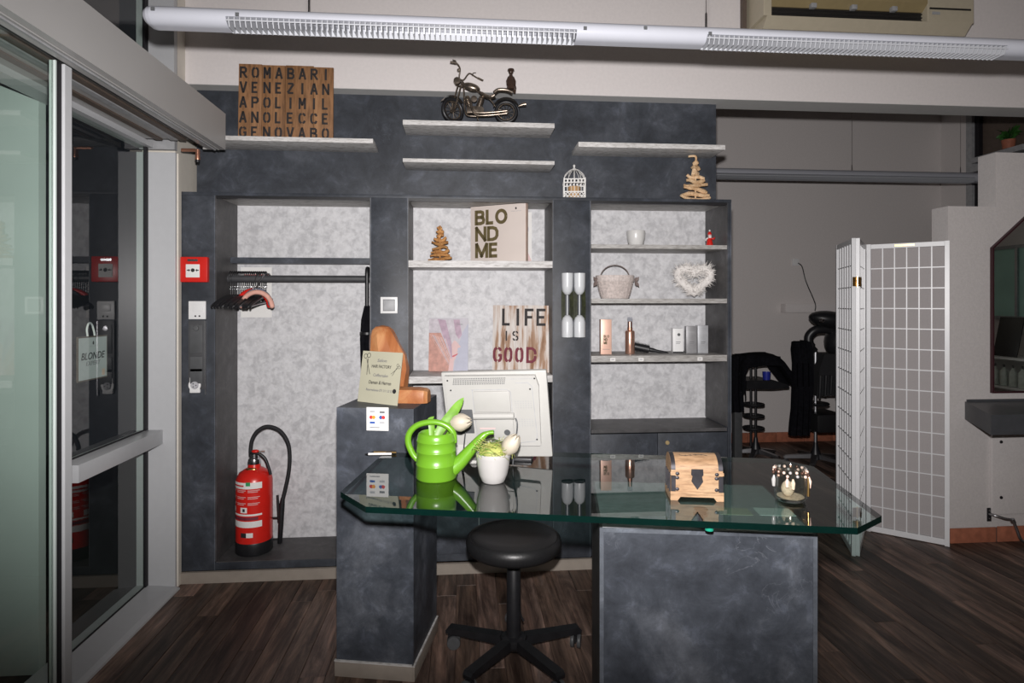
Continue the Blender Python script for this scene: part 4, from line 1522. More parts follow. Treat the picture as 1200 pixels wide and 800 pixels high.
MB().prism([(.0, .005), (.045, .002), (.05, .02), (.02, .09)], -.0028, -.0021, 'rose_skin', 'Y').build('print_shape', t)

# poster card with a profile and flowing hair
t = thing('portrait_card', 'glossy portrait card of coral hair sweeping across a face', 'poster card', (-.080, 3.42, 1.0365), 0, rot=(R(-5), 0, R(-5)))
PW_, PH_ = .222, .300
box('sheet', -PW_ / 2, PW_ / 2, 0, .003, 0, PH_, 'poster_grey', t)


def flat(name, pts, m, y, par=t):
    mb = MB()
    mb.prism([(-PW_ / 2 + a * PW_, b_ * PH_) for a, b_ in pts], -y, -y + .0003, m, 'Y')
    return mb.build(name, par, smooth=0)


flat('print_backdrop', [(.62, 0), (1, 0), (1, .9), (.85, .72), (.72, .4)], 'poster_blue', .0004)
flat('print_face', [(.55, .62), (.70, .56), (.80, .47), (.815, .455), (.74, .43), (.73, .405), (.75, .385), (.72, .37), (.745, .34), (.70, .31), (.69, .25), (.64, .2), (.62, .0), (.30, .0), (.30, .25), (.42, .5)], 'rose_skin', .0008)
flat('print_lips', [(.56, .275), (.66, .31), (.745, .335), (.72, .30), (.62, .262)], 'lip_red', .0012)
for pts, m in (([(.0, .72), (.30, .72), (.55, .30), (.50, .0), (.0, .0)], 'hair_coral'),
               ([(.0, .60), (.12, .66), (.40, .18), (.44, .0), (.28, .0)], 'hair_peach'),
               ([(.22, .98), (.42, .96), (.58, .52), (.60, .22), (.52, .30), (.40, .56)], 'hair_lilac'),
               ([(.0, .98), (.26, .98), (.46, .58), (.52, .30), (.34, .62), (.0, .72)], 'hair_silver'),
               ([(.42, .97), (.70, .97), (.80, .62), (.66, .60), (.58, .50), (.50, .62)], 'hair_silver'),
               ([(.62, .97), (.78, .97), (.84, .68), (.76, .60), (.68, .70)], 'hair_lilac'),
               ([(.04, .0), (.3, .0), (.36, .10), (.10, .16)], 'hair_lilac')):
    flat('print_hair', pts, m, .0016 + .0003 * rnd.random())
for i in range(16):
    x = .02 + i * .03
    flat('print_strand', [(x * .9, .70 - .2 * x), (x * .9 + .014, .70 - .2 * x), (.50 + .005 * i, .10 + .01 * i), (.494 + .005 * i, .10 + .01 * i)], rnd.choice(('hair_peach', 'hair_coral', 'hair_silver', 'rose_skin')), .0022)
box('print_line', .050, .080, -.0026, -.0022, .262, .265, 'grey_ink', t)

# LIFE IS GOOD board
t = thing('slogan_board', 'whitewashed wooden slogan board reading LIFE IS GOOD', 'sign', (.325, 3.352, 1.0365), 0, rot=(R(-2.5), 0, R(-17)))
LW, LH = .330, .372
for i in range(5):
    x0 = -LW / 2 + i * LW / 5
    box('board', x0 + .0004, x0 + LW / 5 - .0004, 0, .018, .0, LH - (.0, .002, .001, 0, .002)[i], 'whitewashed_board', t, .0006)
SX = LW / 417.0


def LP(px, py):
    return -LW / 2 + (px - 645) * SX, LH * (1 - (py - 100) / 485.0)


for chh, px, w, y0, y1, tt, m in (('L', 722, 55, 125, 250, .015, 'stencil_black'), ('I', 812, 30, 125, 250, .015, 'stencil_black'), ('F', 886, 60, 125, 250, .015, 'stencil_black'), ('E', 970, 62, 125, 250, .015, 'stencil_black'),
                              ('I', 730, 30, 288, 360, .0085, 'stencil_black'), ('S', 794, 34, 288, 360, .0085, 'stencil_black'),
                              ('G', 658, 48, 404, 520, .015, 'maroon_paint'), ('O', 739, 42, 404, 520, .015, 'maroon_paint'), ('O', 819, 42, 404, 520, .015, 'maroon_paint'), ('D', 899, 55, 404, 520, .015, 'maroon_paint')):
    x, z = LP(px, y1)
    x2, z2 = LP(px + w, y0)
    mb = MB()
    stencil(mb, chh, x - tt / 2, z, x2 - x + tt, z2 - z, tt, m, .0001, -.0009)
    mb.build('letter', t, smooth=0)

# right niche
t = thing('white_cup', 'plain white ceramic cup on the top shelf of the right niche', 'cup', (.972, 3.33, 1.7355))
MB().lathe([(0, .002), (.034, 0), (.040, .006), (.050, .05), (.053, .082), (.051, .090), (.049, .088), (.048, .05), (0, .012)], 'cup_white', seg=32).build('cup', t, smooth=60)
t = thing('red_figurine', 'tiny red and white figurine at the right end of the top niche shelf', 'figurine', (1.387, 3.30, 1.7355))
MB().lathe([(0, 0), (.020, .001), (.018, .02), (.012, .045), (.008, .056), (0, .058)], 'signal_red', seg=14).build('body', t, smooth=60)
MB().ball((0, -.002, .063), (.011, .011, .012), 'rose_skin', 12, 8).build('head', t, smooth=60)
MB().ball((0, -.006, .056), (.009, .008, .009), 'white_paint', 10, 7).build('beard', t, smooth=60)
MB().lathe([(.0118, .0), (.011, .006), (.006, .016), (0, .02)], 'signal_red', (0, 0, .069), 12).build('hat', t, smooth=60)
MB().ball((0, 0, .092), .0055, 'white_paint', 8, 6).build('pompom', t, smooth=60)
for s in (-1, 1):
    MB().tube([(s * .010, 0, .05), (s * .022, -.004, .044), (s * .026, -.008, .054 if s > 0 else .034)], [.005, .005, .004], 'signal_red' if s > 0 else 'white_paint', 7).build('arm', t, smooth=60)

t = thing('wicker_basket', 'pale wicker basket with arched handle and dark bows in right niche', 'basket', (.852, 3.33, 1.4445))
mb = MB()


def ell(z):
    q = z / .115
    return .072 + .033 * q ** .7, .050 + .02 * q ** .7


for k in range(15):
    z = .004 + k * .0062
    ax_, ay_ = ell(z)
    mb.tube([(ax_ * math.cos(2 * math.pi * i / 40) * (1 + .012 * (-1) ** (i + k)), ay_ * math.sin(2 * math.pi * i / 40) * (1 + .012 * (-1) ** (i + k)), z) for i in range(40)], .0034, 'wicker', 5, closed=True)
for i in range(20):
    q = 2 * math.pi * i / 20
    mb.tube([((ell(z)[0] + .001) * math.cos(q), (ell(z)[1] + .001) * math.sin(q), z) for z in (.002, .03, .06, .092)], .0022, 'wicker', 5)
mb.build('weave', t, smooth=60)['kind'] = 'stuff'
MB().lathe([(0, 0), (.9, 0), (1, .03), (0, .03)], 'wicker', seg=32)
mb = MB()
mb.xf = Matrix.Diagonal((1, .66, 1, 1))
mb.lathe([(.103, .092), (.108, .096), (.110, .126), (.107, .130), (.104, .126), (.100, .094), (0, .05)], 'wicker', seg=36)
mb.build('rim_band', t, smooth=60)
MB().tube([(.082 * math.cos(R(a)), 0, .118 + .07 * math.sin(R(a))) for a in range(0, 181, 10)], .0028, 'wicker_dark', 7).build('handle', t, smooth=60)
for s in (-1, 1):
    mb = MB()
    x = s * .112
    for a, L in ((60, .028), (120, .026), (-70, .034), (-110, .03)):
        d_ = Vector((math.cos(R(a)) * .6 * s + .3 * s, -.3, math.sin(R(a))))
        leaf(mb, catmull([(x, -.02, .098), Vector((x, -.02, .098)) + d_ * L * .5, Vector((x, -.022, .098)) + d_ * L], 3), .008, 'wicker_dark', .3)
    mb.ball((x, -.02, .098), .006, 'wicker_dark', 8, 6)
    mb.build('bow', t, smooth=60)

t = thing('feather_heart', 'fluffy white feather heart leaning in the right niche', 'heart ornament', (1.322, 3.365, 1.4445), R(-10))
t.scale = (1.2, 1, 1.07)
hp = []
for i in range(48):
    a = 2 * math.pi * i / 48
    x = 16 * math.sin(a) ** 3
    z = 13 * math.cos(a) - 5 * math.cos(2 * a) - 2 * math.cos(3 * a) - math.cos(4 * a)
    hp.append((x * .0047, 0, .108 + z * .0047))
MB().tube(hp, .020, 'fluff', 10, closed=True, flat=1).build('ring', t, smooth=60)
mb = MB()
for i in range(1500):
    k = rnd.randrange(48)
    p = Vector(hp[k])
    tan = (Vector(hp[(k + 1) % 48]) - Vector(hp[k - 1])).normalized()
    a = rnd.uniform(0, 6.283)
    b1 = tan.cross(Vector((0, 1, 0))).normalized()
    d_ = (b1 * math.cos(a) + Vector((0, 1, 0)) * math.sin(a) + tan * rnd.uniform(-.7, .7)).normalized()
    o_ = p + d_ * .018
    if o_.z < .022:
        continue
    e = p + d_ * rnd.uniform(.03, .054) + Vector((rnd.uniform(-1, 1), rnd.uniform(-1, 1), rnd.uniform(-1, 1))) * .006
    e.z = max(e.z, .003)
    s_ = d_.cross(Vector((rnd.uniform(-1, 1), rnd.uniform(-1, 1), rnd.uniform(-1, 1)))).normalized() * .0022
    mb.face([mb.v(o_ - s_), mb.v(o_ + s_), mb.v(e)], 'fluff')
mb.build('down', t, smooth=0)['kind'] = 'stuff'

# cosmetics shelf
ZS = 1.1375
t = thing('carton', 'tall copper carton lettered BLOND ME on the cosmetics shelf', 'box', (.793, 3.31, ZS), R(-4))
box('carton', -.030, .030, -.025, .025, 0, .192, 'copper_card', t, .0008)
for s, z, w in (('BLO', .091, (.0095, .0085, .011)), ('ND', .073, (.0105, .0105)), ('ME', .055, (.012, .009))):
    bold_word('letter', s, w, -.014, z, .0155, .0035, 'olive_ink', t, -.0251)
box('print_line', -.02, .02, -.0256, -.0251, .026, .028, 'grey_ink', t)
t = thing('spray_bottle', 'slim copper spray bottle with clear cap on the cosmetics shelf', 'bottle', (.932, 3.31, ZS))
MB().lathe([(0, 0), (.025, 0), (.0265, .003), (.0265, .122), (.024, .128), (.015, .131)], 'copper', seg=28).build('bottle', t, smooth=40)
MB().lathe([(.0145, .131), (.0145, .145), (.013, .146)], 'copper_pipe', seg=24).build('collar', t, smooth=40)
MB().lathe([(.012, .146), (.012, .178), (.008, .180), (0, .180)], 'copper', seg=20).build('pump', t, smooth=40)
MB().lathe([(.0148, .1465), (.0143, .205), (0, .207)], 'clear_plastic', seg=20).build('cap', t, smooth=40)
text('lettering', 'BLOND ME', 'olive_ink', t, (0, -.0268, .08), h=.006, w=.030, rot=(0, 0, 0), depth=.0003)
t = thing('round_brush', 'black round hair brush lying behind the copper bottle', 'hair brush', (1.0, 3.36, ZS + .032), 0, rot=(0, R(12), R(-12)))
mb = MB()
mb.lathe([(0, -.05), (.020, -.048), (.021, .055), (.012, .06)], 'black_plastic', (0, 0, 0), 16, 'X')
mb.build('barrel', t)
mb = MB()
for i in range(16):
    for k in range(14):
        a = 2 * math.pi * k / 14 + .2 * (i % 2)
        x = -.046 + i * .0064
        mb.tube([(x, .018 * math.cos(a), .018 * math.sin(a)), (x, .0285 * math.cos(a), .0285 * math.sin(a))], [.0016, .0008], 'black_plastic', 3)
mb.build('bristles', t, smooth=0)['kind'] = 'stuff'
MB().lathe([(.012, .058), (.013, .075), (.009, .10), (.010, .15), (.006, .165), (0, .167)], 'black_plastic', (0, 0, 0), 14, 'X').build('handle', t, smooth=60)
for x, h, m, lab, dot in ((1.212, .140, 'white_plastic', 'white carton with a dark dot, left of the grey cartons', True), (1.290, .152, 'silver_card', 'dark silver carton between the white carton and pale carton', False), (1.356, .156, 'silver_card_light', 'pale silver carton at the right end of the cosmetics shelf', False)):
    t = thing('carton', lab, 'box', (x, 3.335, ZS), R(-7))
    box('carton', -.029, .029, -.024, .024, 0, h, m, t, .0008)
    if dot:
        MB().lathe([(.0085, -.0247), (.0085, -.0241)], 'grey_plastic', (.004, 0, .105), 16, 'Y').build('emblem', t)
        box('base_band', -.0295, .0295, -.0246, -.0241, 0.0, .010, 'ink', t)
    box('print_line', -.012, .014, -.0246, -.0241, .062, .065, 'grey_ink', t)
    box('print_line', -.012, .010, -.0246, -.0241, .054, .0565, 'grey_ink', t)
    box('print_line', -.014, .014, -.0246, -.0241, .118 if not dot else .08, .120 if not dot else .081, 'pale_ink', t)
for x, lab in ((.803, 'tiny white price tag under the copper carton'), (.958, 'tiny white price tag under the copper spray bottle'), (1.285, 'tiny white price tag under the grey cartons')):
    t = thing('price_tag', lab, 'price tag', (x, 3.1855, 1.117), 0, 'price tags on the shelf edge')
    box('tag', -.014, .014, -.0015, 0, -.009, .009, 'paper', t)
    box('print_line', -.008, .008, -.0018, -.0015, -.003, .003, 'pale_ink', t)

# two wall vases between the niches
for x, lab in ((.552, 'left white double wall vase with green stems'), (.617, 'right white double wall vase with green stems')):
    t = thing('wall_vase', lab, 'vase', (x, 3.158, 1.24), 0, 'white wall vases')
    MB().lathe([(0, 0), (.030, 0), (.0305, .004), (.0305, .078), (.026, .100), (.014, .114), (.004, .118)], 'vase_white', seg=24).build('lower_cup', t, smooth=50)
    MB().lathe([(.004, .222), (.014, .226), (.026, .242), (.0295, .268), (.0305, .334), (.0305, .338), (0, .338)], 'vase_white', seg=24).build('upper_cup', t, smooth=50)
    MB().lathe([(.0035, .117), (.0035, .224)], 'vase_white', seg=10).build('rod', t)
    for s in (-1, 1):
        for k in range(4):
            xx = s * (.012 + .0055 * k)
            MB().tube([(xx, .004 * (-1) ** k, .105 - .004 * k), (xx + s * .002, -.004, .17), (xx, .003, .236 + .004 * k)], .0028, 'stem_green', 6).build('grass_stem', t, smooth=60)
    box('wall_clip', -.01, .01, .024, .0315, .29, .32, 'grey_plastic', t)

t = thing('light_switch', 'square white framed light switch beside the middle niche', 'light switch', (-.381, 3.1895, 1.409))
box('frame', -.044, .044, -.008, 0, -.043, .043, 'white_plastic', t, .003)
box('rocker', -.028, .028, -.0105, -.008, -.028, .028, 'mid_grey', t, .002)
box('inner_edge', -.0305, .0305, -.0088, -.008, -.0305, .0305, 'grey_plastic', t)

# left column: call point, sockets and panel
t = thing('fire_call_point', 'red square fire alarm call point with white centre on left column', 'fire alarm', (-1.348, 3.1895, 1.589))
box('housing', -.066, .066, -.030, 0, -.064, .064, 'signal_red', t, .006)
box('window_plate', -.037, .030, -.0325, -.0300, -.040, .026, 'paper', t, .001)
MB().lathe([(.0095, -.0335), (.0095, -.0325)], 'ink', (-.003, 0, -.004), 18, 'Y').build('dot_mark', t)
for s in (-1, 1):
    MB().prism([(-.003 + s * .012, -.004), (-.003 + s * .021, .003), (-.003 + s * .021, -.011)], -.0333, -.0326, 'ink', 'Y').build('arrow_mark', t)
    MB().prism([(-.003 + s * .021, -.0015), (-.003 + s * .029, -.0015), (-.003 + s * .029, -.0065), (-.003 + s * .021, -.0065)], -.0333, -.0326, 'ink', 'Y').build('arrow_mark', t)
box('name_strip', -.03, .02, -.0305, -.0300, .041, .052, 'chrome', t)
t = thing('wall_socket', 'white double wall socket under the red fire alarm', 'socket', (-1.340, 3.1895, 1.384))
box('plate', -.042, .042, -.010, 0, -.046, .046, 'white_plastic', t, .003)
for x in (-.008, .012):
    MB().lathe([(.0045, -.0108), (.0045, -.0098)], 'ink', (x, 0, -.030), 12, 'Y').build('pin_hole', t)
box('rocker', -.024, .030, -.012, -.010, -.006, .032, 'white_plastic', t, .002)
t = thing('control_panel', 'dark vertical door control strip on the left column', 'control panel', (-1.342, 3.1895, 1.158))
box('backplate', -.040, .040, -.012, 0, -.175, .175, 'dark_paint', t, .002)
for z, h in ((.085, .075), (-.045, .04), (-.105, .04)):
    box('module', -.030, .030, -.016, -.012, z - h, z + h * .9, 'grey_plastic', t, .002)
MB().lathe([(0, -.020), (.012, -.019), (.014, -.016)], 'steel', (0, 0, .135), 18, 'Y').build('key_switch', t)
box('side_rail', .040, .045, -.010, 0, -.20, .172, 'steel', t)
t = thing('socket_cover', 'small round white socket with child guard low on left column', 'socket', (-1.350, 3.1895, 1.005))
box('plate', -.026, .026, -.014, 0, -.040, .040, 'white_plastic', t, .006)
MB().lathe([(.030, -.0145), (.030, -.012)], 'white_plastic', (0, 0, .0), 24, 'Y').build('ring', t)
MB().lathe([(.017, -.020), (.020, -.0146)], 'pale_ink', (0, 0, 0), 20, 'Y').build('guard', t)
for q in (0, 120, 240):
    MB().lathe([(.003, -.0208), (.003, -.0200)], 'ink', (.009 * math.cos(R(q)), 0, .009 * math.sin(R(q))), 8, 'Y').build('pin_hole', t)

# escape notice behind the rail
t = thing('safety_notice', 'white safety notice with red heading behind the coat hangers', 'notice', (-1.150, 3.4875, 1.48))
box('sheet', -.084, .084, -.0008, 0, -.14, .14, 'paper', t)
box('red_bar', -.062, .064, -.0014, -.0009, .088, .100, 'red_ink', t)
box('green_bar', -.062, .064, -.0014, -.0009, -.034, -.026, 'green_ink', t)
box('cross_mark', -.081, -.066, -.0014, -.0009, .072, .086, 'red_ink', t)
mb = MB()
for i in range(8):
    for k in range(4):
        mb.box(-.06 + k * .032, -.06 + k * .032 + rnd.uniform(.012, .026), -.0013, -.0009, .074 - i * .0125, .078 - i * .0125, 'grey_ink')
mb.build('print_line', t, smooth=0)['kind'] = 'stuff'

# coat hangers bunched at the left of the rail
def hanger_mesh():
    hk = MB().tube([(0, a[0], a[2]) for a in [(-.017, 0, .012)] + [(.017 * math.cos(R(q)), 0, .018 + .017 * math.sin(R(q))) for q in range(180, -61, -20)] + [(.004, 0, -.006), (0, 0, -.05), (0, 0, -.098)]], .0036, 'black_plastic', 6).mesh('hook', 60)
    b = MB()
    b.tube(catmull([(0, -.245, -.155), (0, -.22, -.142), (0, -.11, -.112), (0, -.02, -.098), (0, .02, -.098), (0, .075, -.108), (0, .11, -.118)], 4), .0050, 'black_plastic', 8, flat=2.0)
    b.tube([(0, -.23, -.150), (0, -.10, -.138), (0, .105, -.128)], .0042, 'steel', 6)
    cl = MB().ball((0, 0, -.046), (.0042, .0042, .006), 'chrome', 8, 6).ball((0, 0, -.060), (.0042, .0042, .006), 'chrome', 8, 6).mesh('collar', 60)
    return hk, b.mesh('shoulder_bar', 60), cl


hk, hb_, cl_ = hanger_mesh()
for i in range(18):
    t = thing('coat_hanger', 'black coat hanger in the bunch at the left end of the rail', 'hanger', (-1.242 + i * .0108, 3.36, 1.5545), R(rnd.uniform(-2, 2)), 'bunched black coat hangers')
    link('hook', hk, t)
    link('shoulder_bar', hb_, t)
    link('collar', cl_, t)
for i, (m, m2, lab, x, y, z, rz, r) in enumerate((('signal_red', 'yellow_felt', 'red padded arch hanger with yellow end behind the others', -1.105, 3.30, 1.395, -12, .092),
                                          ('bluegrey_felt', 'bluegrey_felt', 'blue grey padded arch hanger between red and pink ones', -1.075, 3.27, 1.405, -18, .082),
                                          ('pink_felt', 'pink_felt', 'pink padded arch hanger in front of the bunch', -1.060, 3.22, 1.395, -8, .082))):
    t = thing('padded_hanger', lab, 'hanger', (x, y, z), R(rz), 'padded arch hangers')
    ap = arc(0, 0, r, 172, 8, 14)
    MB().tube(ap, .0125, m, 10).build('arch', t, smooth=60)
    for k, e in ((0, ap[0]), (1, ap[-1])):
        MB().ball(e, (.0128, .0128, .014), m2 if k == 0 else m, 10, 8).build('end_cap', t, smooth=60)
    dy = 3.36 - y
    MB().tube(catmull([(0, 0, r), (0, .0, r + .025), (.0, dy * .5, 1.56 - z), (0, dy - .012, 1.578 - z), (0, dy + .006, 1.578 - z), (0, dy + .018, 1.563 - z)], 4), .002, 'chrome', 6).build('hook', t, smooth=60)

# umbrella on the rail
t = thing('umbrella', 'folded black umbrella hooked on the right end of the rail', 'umbrella', (-.517, 3.335, .83))
MB().tube(catmull([(0, .05, .735), (0, .052, .752), (0, .038, .775), (0, .014, .778), (0, .0, .758), (0, 0, .70), (0, 0, .56)], 4), .011, 'black_plastic', 10).build('handle', t, smooth=60)
MB().tube([(0, 0, .56), (0, 0, .02)], .005, 'steel', 8).build('shaft', t)
mb = MB()
for k in range(8):
    a = 2 * math.pi * k / 8
    pr_ = [(.012, .575), (.026, .50), (.031, .40), (.028, .25), (.020, .12), (.008, .05)]
    for i in range(5):
        (r0, z0), (r1, z1) = pr_[i], pr_[i + 1]
        da = math.pi / 8
        q = [(r0, a - da, z0), (r0 * 1.22, a, z0), (r1 * 1.22, a, z1), (r1, a - da, z1)]
        mb.face([mb.v((r_ * math.cos(x), r_ * math.sin(x), z)) for r_, x, z in q], 'black_cloth')
        q = [(r0 * 1.22, a, z0), (r0, a + da, z0), (r1, a + da, z1), (r1 * 1.22, a, z1)]
        mb.face([mb.v((r_ * math.cos(x), r_ * math.sin(x), z)) for r_, x, z in q], 'black_cloth')
mb.build('canopy', t, smooth=0)
MB().lathe([(.030, .415), (.0395, .42), (.0395, .432), (.031, .437)], 'black_plastic', seg=16).build('strap', t)

# fire extinguisher
t = thing('fire_extinguisher', 'red fire extinguisher with black hose standing in the left niche', 'fire extinguisher', (-1.107, 3.325, .1025), 0)
rc = .092
MB().lathe([(0, .045), (rc, .045), (rc, .372), (rc * .97, .39), (rc * .82, .418), (rc * .5, .437), (.034, .442), (.030, .462), (0, .462)], 'signal_red', seg=44).build('cylinder', t, smooth=40)
MB().lathe([(0, 0), (rc * .97, 0), (rc * 1.02, .006), (rc * 1.02, .062), (rc * 1.005, .066)], 'black_plastic', seg=44).build('base_ring', t, smooth=40)
MB().lathe([(.033, .4625), (.034, .470), (.030, .488), (.024, .492), (.022, .515), (0, .517)], 'chrome', seg=24).build('valve', t, smooth=40)


def band(name, a0, a1, z0, z1, m, dr=.0008, n=14):
    mb = MB()
    g = [[mb.v(((rc + dr) * math.cos(R(a0 + (a1 - a0) * i / n)), (rc + dr) * math.sin(R(a0 + (a1 - a0) * i / n)), z)) for z in (z0, z1)] for i in range(n + 1)]
    for i in range(n):
        mb.face([g[i][0], g[i + 1][0], g[i + 1][1], g[i][1]], m)
    mb.build(name, t, smooth=60)


band('label', 195, 312, .352, .385, 'paper')
band('label', 195, 312, .152, .184, 'paper')
band('label', 195, 312, .212, .2215, 'paper')
band('print_line', 200, 300, .190, .206, 'maroon_paint')
for i, zz in enumerate((.342, .334, .308, .300, .276, .268)):
    for a0, a1 in ((200, 222), (228, 262), (268, 305)):
        band('print_line', a0, a1 - (i % 2) * 6, zz, zz + .0035, 'rose_skin', n=6)
band('pictogram', 199, 216, .228, .256, 'paper', n=5)
band('pictogram', 243, 266, .228, .256, 'paper', n=5)
band('pictogram_mark', 251, 259, .234, .250, 'ink', .0013, 4)
band('seal', 262, 276, .368, .388, 'green_ink', .0013, 5)
band('inspection_tag', 244, 263, .100, .124, 'ink', n=5)
band('inspection_tag', 263, 284, .100, .124, 'paper', n=5)
band('print_line', 205, 255, .364, .372, 'red_ink', .0013, 8)
band('print_line', 205, 252, .3585, .3605, 'pale_ink', .0013, 6)
mb = MB()
mb.tube(catmull([(-.012, -.005, .517), (-.005, -.01, .522), (.03, -.012, .515), (.06, -.012, .488), (.078, -.012, .44), (.088, -.012, .405)], 5), .0105, 'black_plastic', 10, flat=.8)
mb.build('lever', t, smooth=60)
MB().ball((.010, -.014, .531), (.020, .014, .009), 'signal_red', 14, 8).build('strike_knob', t, smooth=60)
MB().tube([(.026, -.016, .530), (.06, -.016, .532)], .0022, 'brass', 6).build('safety_pin', t)
MB().ball((-.004, -.030, .437), (.030, .012, .012), 'brass', 12, 8).build('seal_tape', t, smooth=60)
hs = catmull([(-.018, 0, .50), (-.019, 0, .54), (-.010, .0, .592), (.018, .0, .635), (.068, .0, .658), (.130, .0, .636), (.172, .0, .575), (.184, 0, .50), (.178, 0, .41), (.160, 0, .32), (.148, 0, .27)], 6)
MB().tube(hs, .0105, 'black_soft', 12).build('hose', t, smooth=60)
MB().tube([(.148, 0, .275), (.143, 0, .235), (.137, 0, .12), (.132, 0, .035), (.132, 0, .03)], [.011, .015, .014, .012, .006], 'black_plastic', 12).build('nozzle', t, smooth=50)
MB().tube([(.120, 0, .29), (.128, -.002, .15)], [.007, .008], 'black_plastic', 8).build('nozzle_trigger', t)
for zz in (.055, .17):
    MB().tube([(.0, 0, zz), (.128, 0, zz)], .004, 'black_plastic', 6).build('hose_clip', t)

# sign and wooden sculpture on the tall pedestal
ws = thing('wood_sculpture', 'orange wooden log sculpture with rounded top behind the cream sign', 'sculpture', T(-.786, 2.445, 1.0225), -TH)
mb = MB()
n = 10
prof = []
for k in range(9):
    q = k / 8
    z = .30 * math.sin(q * math.pi / 2) if k else 0
    z = [0, .06, .12, .18, .225, .26, .283, .297, .303][k]
    w = [.076, .084, .090, .084, .068, .057, .046, .030, .006][k]
    sh = [0, .004, .006, .001, -.012, -.020, -.023, -.023, -.021][k]
    dd = [.05, .054, .056, .055, .05, .043, .033, .02, .005][k]
    prof.append([mb.v((-.045 + sh + w * (1 + .05 * math.sin(5 * a + k)) * math.cos(a), .045 + dd * math.sin(a), z)) for a in [2 * math.pi * i / 9 + .3 for i in range(9)]])
for k in range(8):
    for i in range(9):
        j = (i + 1) % 9
        mb.face([prof[k][i], prof[k][j], prof[k + 1][j], prof[k + 1][i]], 'orange_wood')
mb.face(prof[0][::-1], 'orange_wood')
mb.face(prof[-1], 'orange_wood')
mb.build('upright_log', ws, smooth=25)
mb = MB()
ft = []
for x, s in ((-.05, .95), (.0, 1.05), (.055, 1.0), (.105, 1.02), (.135, .9), (.148, .62)):
    ft.append([mb.v((x + .02, -.078 + .040 * s * c, .031 + .030 * s * e)) for c, e in ((-1, -1.03 / s), (1, -1.03 / s), (1.02, .1), (.75, .85), (-.1, 1), (-.9, .7), (-1.08, 0))])
for k in range(5):
    for i in range(7):
        j = (i + 1) % 7
        mb.face([ft[k][i], ft[k][j], ft[k + 1][j], ft[k + 1][i]], 'orange_wood')
mb.face(ft[0], 'orange_wood')
mb.face(ft[-1][::-1], 'orange_wood')
mb.build('foot_log', ws, smooth=25)
sg = thing('reservation_sign', 'cream card sign with scissors drawing leaning on the wooden sculpture', 'sign', (-.338, 2.425, 1.0228), 0, rot=(R(-9), 0, R(-36)))
SW, SH = .212, .205
box('card', -SW / 2, SW / 2, 0, .003, 0, SH, 'cream_card', sg)
for s, z, h, w in (('Salon', .170, .012, .05), ('HAIR FACTORY', .146, .0125, .105), ('Coiffeursalon', .111, .012, .078), ('Damen & Herren', .082, .014, .120), ('Reservationen 071 311 53 53', .052, .010, .140)):
    text('lettering', s, 'grey_ink' if h < .0125 else 'ink', sg, (.004, -.0002, z), h=h, w=w, depth=.0004, shear=.15 if 'HAIR' not in s else 0, bold=.01)
MB().lathe([(.009, -.0012), (.009, -.0003)], 'ink', (.085, 0, .054), 14, 'Y').build('phone_mark', sg)


def scissors(cx, cz, k, rot):
    mb = MB()
    mb.xf = Matrix.Translation((cx, 0, cz)) @ Matrix.Rotation(rot, 4, 'Y')
    for s in (-1, 1):
        mb.stroke([(s * .004 * k, .03 * k), (-s * .008 * k, -.035 * k)], .0022 * k, -.0008, -.0002, 'ink')
        mb.stroke([(p[0], p[2]) for p in arc(s * .009 * k, .042 * k, .009 * k, 0, 360, 12)], .002 * k, -.0008, -.0002, 'ink')
    mb.build('scissors_drawing', sg, smooth=0)


scissors(-.070, .145, 1.0, R(-12))
scissors(.076, .132, .62, R(42))

# framed sign hanging on the glazing
t = thing('window_sign', 'white sign lettered BLONDE EXPERT hanging behind the left window pane', 'sign', (-1.568, 2.70, 1.095), R(90))
box('frame', -.103, .103, -.006, 0, 0, .186, 'brown_duct', t, .001)
box('sheet', -.097, .097, -.0068, -.006, .006, .180, 'sign_grey', t)
text('lettering', 'BLONDE', 'ink', t, (0, -.0069, .103), h=.030, w=.165, shear=.25, bold=.012, depth=.0006)
text('lettering', 'EXPERT', 'grey_ink', t, (0, -.0069, .072), h=.017, w=.10, shear=.25, depth=.0006)
MB().prism([(-.004, .150), (.004, .150), (.005, .160), (0, .165), (-.005, .160)], -.0075, -.0069, 'ink', 'Y').build('emblem', t)
box('print_line', -.03, .03, -.0074, -.0069, .142, .145, 'pale_ink', t)
box('print_block', .062, .082, -.0074, -.0069, .012, .040, 'pearl_edge', t)
MB().tube(catmull([(-.03, -.001, .186), (-.035, -.001, .215), (-.02, -.0, .24), (.0, -.0, .235), (.012, -.001, .21), (.02, -.001, .187)], 4), .004, 'white_plastic', 8).build('hanging_loop', t, smooth=60)
MB().lathe([(.016, -.004), (.014, -.001), (.006, .004)], 'clear_plastic', (-.012, 0, .238), 16, 'Y').build('suction_cup', t)

# ------------------------------------------------------------ right side: screen, mirror place, back room
scr = thing('folding_screen', 'white lattice folding screen with grey paper panes beside the white partition', 'folding screen', (2.2, 3.3, 0))
HS = 1.785
bar_v = MB().box(-.003, .003, -.004, .004, 0, HS - .068, 'screen_white').mesh('lattice_bar', 0)
NC, NR = 6, 14


